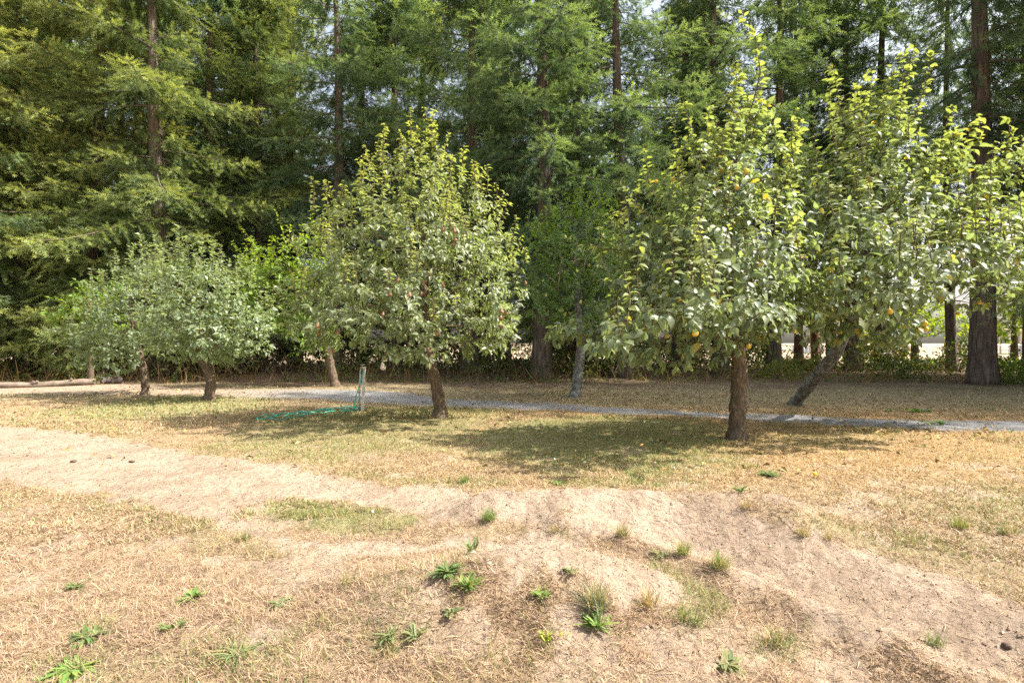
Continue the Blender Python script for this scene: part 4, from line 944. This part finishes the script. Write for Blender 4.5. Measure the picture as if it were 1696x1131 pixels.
# ------------------------------------------------------------------ grass
BT = np.array([[0, -.5, 0], [0, .5, 0], [.5, .38, .10], [.5, -.38, .10], [1, 0, .06]]); BF = [np.array([[0, 3, 2, 1]]), np.array([[3, 4, 2]])]
def blades(n, r0, r1, lo_, hi_, wd, seed, ang=54):
    g = rng(seed); r = np.exp(g.uniform(math.log(r0), math.log(r1), n)); th = np.radians(g.uniform(-ang, ang, n)); x = r * np.sin(th); y = r * np.cos(th)
    dirt, path, gr, litter, field = masks(x, y)
    clump = sstep(.30, .62, fbm(x * 7, y * 7, 83, 3))
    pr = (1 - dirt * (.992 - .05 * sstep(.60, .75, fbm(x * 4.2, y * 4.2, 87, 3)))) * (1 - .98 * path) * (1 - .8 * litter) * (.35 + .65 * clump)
    k = g.random(n) < pr; x, y, gr, litter, dirt = x[k], y[k], gr[k], litter[k], dirt[k]; n = len(x)
    isg = g.random(n) < gr * .8 + .015
    c = grass_colour(x, y) * g.uniform(.42, 1.36, (n, 1)); c[:, 2] *= g.uniform(.85, 1.15, n)
    gc = np.array([.20, .23, .075]) * g.uniform(.7, 1.4, (n, 1)); gc[:, 0] *= g.uniform(.7, 1.5, n); c = np.where(isg[:, None], gc, c)
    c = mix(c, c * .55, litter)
    e = np.where(isg, g.uniform(.35, 1.3, n), np.abs(g.normal(.12, .34, n))); a = g.uniform(0, 2 * math.pi, n)
    d = np.stack([np.cos(a) * np.cos(e), np.sin(a) * np.cos(e), np.sin(e)], -1); nn = np.stack([-np.cos(a) * np.sin(e), -np.sin(a) * np.sin(e), np.cos(e)], -1) + g.normal(0, .35, (n, 3))
    L_ = g.uniform(lo_, hi_, n) * np.where(isg, .9, 1.); sc = np.stack([L_, wd * g.uniform(.6, 1.4, n), L_], -1)
    p = np.stack([x, y, H(x, y) - .002], -1)
    return scatter(BT, BF, p, frames(d, nn), sc, c)
v, f, c = merge([blades(330000, 1.7, 5.0, .022, .075, .0027, 401), blades(300000, 4.6, 12, .025, .07, .0060, 402), blades(90000, 10, 22, .04, .10, .015, 403)])
o = make_mesh('grass', v, f, M_GRASS, c); tag(o, 'short parched straw coloured grass with greener patches', 'grass', kind='stuff')

# litter of crumbs, pebbles and dead bits on the dirt
def build_debris():
    g = rng(411); n = 24000; r = np.exp(g.uniform(math.log(1.8), math.log(11), n)); th = np.radians(g.uniform(-50, 50, n)); x = r * np.sin(th); y = r * np.cos(th)
    oc = np.array([[1, 0, 0], [-1, 0, 0], [0, 1, 0], [0, -1, 0], [0, 0, 1], [0, 0, -1.]]) * [.5, .4, .3]
    of = [np.array([[0, 2, 4], [2, 1, 4], [1, 3, 4], [3, 0, 4], [2, 0, 5], [1, 2, 5], [3, 1, 5], [0, 3, 5]])]
    s = np.abs(g.normal(.005, .004, n)) + .003; s *= (.6 + r * .12)
    dk = g.random(n) < .25; c = SOILD * g.uniform(.6, 1.2, (n, 1)); c[dk] = np.array([.12, .08, .05]) * g.uniform(.5, 1.5, (dk.sum(), 1))
    a = norm(g.normal(size=(n, 3)) * [1, 1, .2]); p1 = scatter(oc, of, np.stack([x, y, H(x, y) + s * .15], -1), frames(a, np.array([0, 0, 1.]) + g.normal(0, .2, (n, 3))), s, c)
    m = 7000; r = np.exp(g.uniform(math.log(1.8), math.log(7), m)); th = np.radians(g.uniform(-50, 50, m)); x = r * np.sin(th); y = r * np.cos(th)
    a = norm(g.normal(size=(m, 3)) * [1, 1, .08]); sc = np.stack([g.uniform(.02, .10, m), g.uniform(.002, .004, m), np.full(m, .02)], -1)
    p2 = scatter(BT, BF, np.stack([x, y, H(x, y) + .004], -1), frames(a, np.array([0, 0, 1.]) + g.normal(0, .2, (m, 3))), sc, np.array([.40, .28, .17]) * g.uniform(.35, 1.3, (m, 1)))
    # fallen leaves lying under the orchard trees and along the verge
    q = 5200; x = g.uniform(-14, 11, q); y = g.uniform(5.5, 18, q); cen = [(-1.3, 10), (2.9, 8), (5.5, 8.6), (-7.2, 13.4), (-9.5, 14.6), (1.5, 14)]
    w_ = np.max([np.exp(-(((x - a) ** 2 + (y - b) ** 2) / 3.2)) for a, b in cen], axis=0) + .12; k = g.random(q) < w_; x, y = x[k], y[k]; q = len(x)
    a = norm(g.normal(size=(q, 3)) * [1, 1, .15]); c3 = np.array([.34, .24, .09]) * g.uniform(.35, 1.5, (q, 1)); c3[:, 0] *= g.uniform(.7, 1.2, q)
    p3 = scatter(LT_P[0], LT_P[1], np.stack([x, y, H(x, y) + .03], -1), frames(a, np.array([0, 0, 1.]) + g.normal(0, .35, (q, 3))), g.uniform(.05, .11, q), c3)
    # bigger clods on the bare ground
    q = 420; r = np.exp(g.uniform(math.log(2.2), math.log(8), q)); th = np.radians(g.uniform(-48, 48, q)); x = r * np.sin(th); y = r * np.cos(th); k = poly_sd(x, y, TRACK) > -.1; x, y = x[k], y[k]; q = len(x); s = g.uniform(.008, .024, q)
    a = norm(g.normal(size=(q, 3)) * [1, 1, .2]); p4 = scatter(oc, of, np.stack([x, y, H(x, y) + s * .1], -1), frames(a, np.array([0, 0, 1.]) + g.normal(0, .2, (q, 3))), s * 1.6, SOIL * g.uniform(.6, 1.05, (q, 1)))
    v, f, c = merge([p1, p2, p3, p4]); o = make_mesh('soil_crumbs', v, f, M_CRUMB, c); tag(o, 'small clods, crumbs, fallen leaves and dead stalks scattered over the ground', 'soil crumbs', kind='stuff')
M_CRUMB = leaf_mat('crumbs', rough=.95, trans=.0, under=1., spec=.1)
build_debris()

# ------------------------------------------------------------------ single weeds and tufts
def rosette(label, px, py, n, L_, wd, seed, col, el=(.1, .7), arch=.35, cat='weed', name='weed', tall=False, tcol=None):
    g = rng(seed); p = P(px, py); k = 7; parts = []
    for i in range(n):
        a = g.uniform(0, 6.28); e = g.uniform(*el); l = L_ * g.uniform(.55, 1.15); t = np.linspace(0, 1, k); w_ = wd * l * (np.sin(np.pi * np.clip(t * .92 + .06, 0, 1)) ** .8) * .5 if not tall else wd * l * (1 - t * .95) * .5
        r = l * (np.cos(e) * t); z = l * (math.sin(e) * t - arch * t * t * g.uniform(.4, 1.)) + .006; z = np.maximum(z, .006); o_ = np.array([math.cos(a), math.sin(a)]); s_ = np.array([-o_[1], o_[0]]); wig = .03 * l * np.sin(t * 6 + g.uniform(0, 6))
        cxy = o_[None] * r[:, None] + s_[None] * (wig + g.normal(0, .012))[:, None] + g.normal(0, .008 + .1 * L_ * (tall), 2)
        Lf = np.column_stack([cxy + s_ * w_[:, None], z + w_ * .25]); Rt = np.column_stack([cxy - s_ * w_[:, None], z + w_ * .25]); M_ = np.column_stack([cxy, z])
        v = np.concatenate([Lf, M_, Rt]); i0 = np.arange(k - 1)
        f = np.concatenate([np.stack([i0, i0 + k, i0 + k + 1, i0 + 1], -1), np.stack([i0 + k, i0 + 2 * k, i0 + 2 * k + 1, i0 + k + 1], -1)])
        c = np.array(col) * g.uniform(.7, 1.3) * np.array([g.uniform(.8, 1.3), 1, 1]); 
        if tcol is not None and g.random() < .4: c = np.array(tcol) * g.uniform(.7, 1.2)
        parts.append((v, [f], np.tile(c, (len(v), 1))))
    v, f, c = merge(parts); o = make_mesh(name, v, f, M_WEED, c, smooth=True); o.location = p; tag(o, label, cat); return o
M_WEED = leaf_mat('weed_leaves', rough=.6, trans=.25, tcol=(1.4, 1.4, .5), under=1.1, spec=.3)
GW = (.11, .17, .05); GB = (.16, .24, .055); GT = (.17, .20, .08); OL = (.15, .17, .07); ST = (.45, .34, .18)
W = [('small dark green weed rosette near the left edge of the foreground', 125, 975, 14, .07, .28, GW, (.1, .7)),
     ('bright green broad leaved weed rosette alone in the straw at left', 317, 994, 20, .09, .26, GB, (.2, .9)),
     ('small narrow weed below the bright rosette at left', 288, 1043, 14, .075, .24, GW, (.2, .9)),
     ('large flat green weed clump at the bottom left corner', 118, 1112, 60, .10, .24, GB, (.0, .4)),
     ('green weed clump just above the bottom left clump', 150, 1056, 30, .10, .22, GW, (.05, .5)),
     ('faint weed among straw right of the left rosettes', 465, 1003, 14, .08, .2, GT, (.1, .6)),
     ('thin spreading grassy weed low in the foreground left of centre', 392, 1085, 26, .13, .10, GT, (.1, .5)),
     ('dark weed clump on the left slope of the mound', 742, 950, 24, .10, .28, GW, (.1, .8)),
     ('bright spiky weed rosette on the front of the mound', 775, 976, 26, .10, .2, GB, (.3, 1.1)),
     ('upright long leaved weed on top of the mound, left side', 780, 915, 10, .11, .16, GW, (.7, 1.2)),
     ('small round leaved weed beneath the mound rosettes', 748, 1018, 10, .05, .5, GT, (.2, .8)),
     ('compact green weed on the bare front of the mound', 897, 990, 18, .06, .34, GB, (.2, .9)),
     ('small dull weed at the top of the bare mound', 944, 950, 12, .055, .3, GT, (.2, 1.)),
     ('brightest weed rosette with long pointed leaves at the foot of the grey tuft', 990, 1040, 26, .10, .18, GB, (.2, 1.)),
     ('yellow green sprout with two stems in the straw below the mound', 905, 1064, 12, .06, .22, (.30, .34, .04), (.7, 1.3)),
     ('tiny yellow green sprout right of the two stemmed one', 930, 1056, 8, .04, .22, (.30, .34, .04), (.7, 1.3)),
     ('weed strand in the straw at lower left of the mound', 688, 1056, 18, .08, .22, GT, (.2, .8)),
     ('grey green weed near the lower left of the mound', 645, 1056, 14, .075, .22, GT, (.2, .8)),
     ('weed with flat leaves at the bottom, right of centre', 1205, 1103, 20, .10, .24, GT, (.05, .6)),
     ('leafy weed in the grass beyond the cracked mound', 925, 803, 20, .13, .26, GB, (.1, .6)),
     ('leafy weed in the tree shade beyond the mound at right', 1272, 788, 18, .13, .26, GW, (.2, .8)),
     ('grey weed rosette left of the bright grass tufts', 1095, 920, 16, .11, .14, GT, (.1, .6)),
     ('weed rosette at the far edge of the bare strip', 1226, 816, 14, .10, .2, GW, (.3, .9))]
for i, (lab, px, py, n, L_, wd, c, el) in enumerate(W): rosette(lab, px, py, int(n * 1.7), L_, wd * .68, 500 + i, tuple(q * 1.0 for q in c), el)
TF = [('rounded dark olive grass tuft alone on the bare track', 1030, 888, 150, .11, OL, ST), ('bright green grass tuft beside the track, left of two', 1130, 918, 150, .12, GB, ST), ('green grass tuft beside the track, right of two', 1192, 941, 140, .12, GB, ST),
      ('green grass tuft at the left end of the cracked mound', 810, 862, 140, .13, GT, GB), ('tall grey green tuft above the brightest rosette', 985, 1008, 230, .16, (.15, .19, .11), ST), ('sparse upright grass tuft right of the mound', 1142, 1032, 40, .16, GT, GB),
      ('dry brown tuft on the far bank of the track', 1330, 888, 120, .09, (.30, .26, .12), ST), ('dry grey tuft right of the brown tuft on the bank', 1370, 893, 110, .08, (.26, .25, .13), ST), ('green grass tuft in the golden grass at right', 1590, 875, 110, .13, GB, ST),
      ('grass tuft by the pale strip at the right edge', 1665, 884, 90, .12, GT, ST), ('thin tuft at the lower right by the pale ridge', 1548, 1070, 90, .10, GT, GW), ('pale straw tuft with a few green blades at bottom right', 1285, 1068, 80, .14, GT, ST),
      ('yellow green tuft in the grass beyond the track, right of the pear shadow', 770, 800, 110, .12, GB, GT), ('brown tuft on the slope right of the grey green tuft', 1075, 1005, 110, .12, (.33, .26, .14), ST), ('brown tuft at the left end of the bare strip', 1235, 842, 100, .09, (.33, .26, .14), ST),
      ('small dull tuft between the mound and the dark olive tuft', 920, 880, 90, .07, (.30, .27, .12), ST), ('green tuft below the left lawn edge', 405, 895, 80, .12, GT, ST), ('long green blades on the left shoulder of the mound', 580, 968, 46, .13, GT, ST)]
for i, (lab, px, py, n, L_, c, tc) in enumerate(TF): rosette(lab, px, py, n, L_, .035, 600 + i, c, (.5, 1.45), .3, 'grass tuft', 'grass_tuft', True, tc)
gw = rng(77)
# unlabelled-by-look small weeds are part of the lawn itself: seed stalks with heads
M_SEED = plain_mat('seed_head', (.55, .48, .38), .9); M_YELP = plain_mat('yellow_petals', (.75, .50, .02), .6)
def stalk(label, px, py, h_, lean, mat, name, cat, group=None, hr=.012):
    p = P(px, py); root = empty(name, label, cat, p, group); t = np.linspace(0, 1, 6)
    v, f, _ = tube(np.stack([lean * t ** 2, 0 * t, h_ * t], -1), .0028, 5); make_mesh('stem', v, f, M_TWIG, parent=root)
    v, f, _ = lathe([(0, -hr), (hr * .7, -hr * .7), (hr, 0), (hr * .75, hr * .6), (0, hr)], 8); o = make_mesh('flower_head', v, f, mat, parent=root, smooth=True); o.location = (lean, 0, h_)
stalk('single yellow dandelion flower on the shade edge', 1348, 795, .06, .01, M_YELP, 'dandelion', 'dandelion', hr=.022)
for i, (a, b, h_, l, lab) in enumerate([(1085, 795, .17, 0, 'tallest brown seed stalk in the shade edge beyond the mound'), (1113, 797, .13, .02, 'seed stalk right beside the tallest one'), (1143, 797, .10, 0, 'short seed stalk between its neighbours'), (1158, 800, .07, -.01, 'shortest, rightmost seed stalk beyond the mound'), (928, 790, .18, -.06, 'seed stalk bending left above the leafy weed'), (955, 790, .15, .08, 'seed stalk bending right above the leafy weed'), (612, 880, .14, .02, 'seed stalk at the edge of the green patch, left')]):
    stalk(lab, a, b, h_, l, M_SEED, 'seed_stalk', 'seed stalk', 'dry seed stalks')

def lump(name, label, cat, px, py, r, mat, seed, flat_=.6):
    g = rng(seed); p = P(px, py); n_ = 10; m_ = 14; v = []
    for i in range(n_ + 1):
        for j in range(m_):
            a, b = math.pi * i / n_, 2 * math.pi * j / m_; q = 1 + .16 * math.sin(3 * b + seed + i) + .12 * math.sin(5 * a + 2 * b); v.append([r * q * math.sin(a) * math.cos(b), r * q * math.sin(a) * math.sin(b), r * flat_ * math.cos(a)])
    i = np.arange(n_)[:, None]; j = np.arange(m_)[None]; j2 = (j + 1) % m_; f = np.stack([i * m_ + j, (i + 1) * m_ + j, (i + 1) * m_ + j2, i * m_ + j2], -1).reshape(-1, 4)
    o = make_mesh(name, np.array(v), f, mat, smooth=True); o.location = p + [0, 0, r * flat_ * .6]; tag(o, label, cat)
M_DARKB = plain_mat('dark_brown', (.10, .065, .045), .9, var=.5, scale=60)
lump('pine_cone', 'dark weathered cone lying on the dirt track at lower right', 'pine cone', 1667, 1073, .020, M_DARKB, 3, .8)
lump('dirt_clod', 'dark clod on the left dirt track, nearer the left edge', 'clod', 122, 765, .032, M_DARKB, 4, .5)
lump('dirt_clod', 'dark clod on the left dirt track, right of the other clod', 'clod', 219, 765, .03, M_DARKB, 5, .5)
lump('dirt_clod', 'brown clod at the bottom of the foreground straw, left of the mound', 'clod', 528, 997, .016, M_DARKB, 6, .5)
lump('dirt_clod', 'small flat clod in the dirt track left of the cone', 'clod', 1630, 1068, .013, M_DARKB, 8, .35)

def sprig(label, px, py, n, seed):
    g = rng(seed); p = P(px, py); root = empty('fallen_sprig', label, 'sprig', p, 'fallen green sprigs'); t = np.linspace(0, 1, 6)
    v, f, _ = tube(np.stack([.35 * (t - .5), .05 * np.sin(t * 3), .02 + 0 * t], -1), .005, 5); make_mesh('twig', v, f, M_TWIG, parent=root)
    q = np.stack([g.uniform(-.17, .2, n), g.normal(0, .02, n), g.uniform(.02, .05, n)], -1); a = g.uniform(0, 6.28, n); d = np.stack([np.cos(a), np.sin(a), g.uniform(-.1, .5, n)], -1)
    vv, ff, cc = scatter(LT_Q[0], LT_Q[1], q, frames(d, np.array([0, 0, 1.]) + g.normal(0, .3, (n, 3))), g.uniform(.09, .15, n), np.array([.11, .19, .05]) * g.uniform(.7, 1.4, (n, 1)))
    make_mesh('leaves', vv, ff, M_LEAF, cc, parent=root)
sprig('green leafy sprig lying on the path at right', 1548, 703, 12, 1)
sprig('longer green sprig on the grass behind the path, right', 1525, 683, 14, 2)
sprig('small green sprig left of the longer one behind the path', 1483, 682, 6, 3)
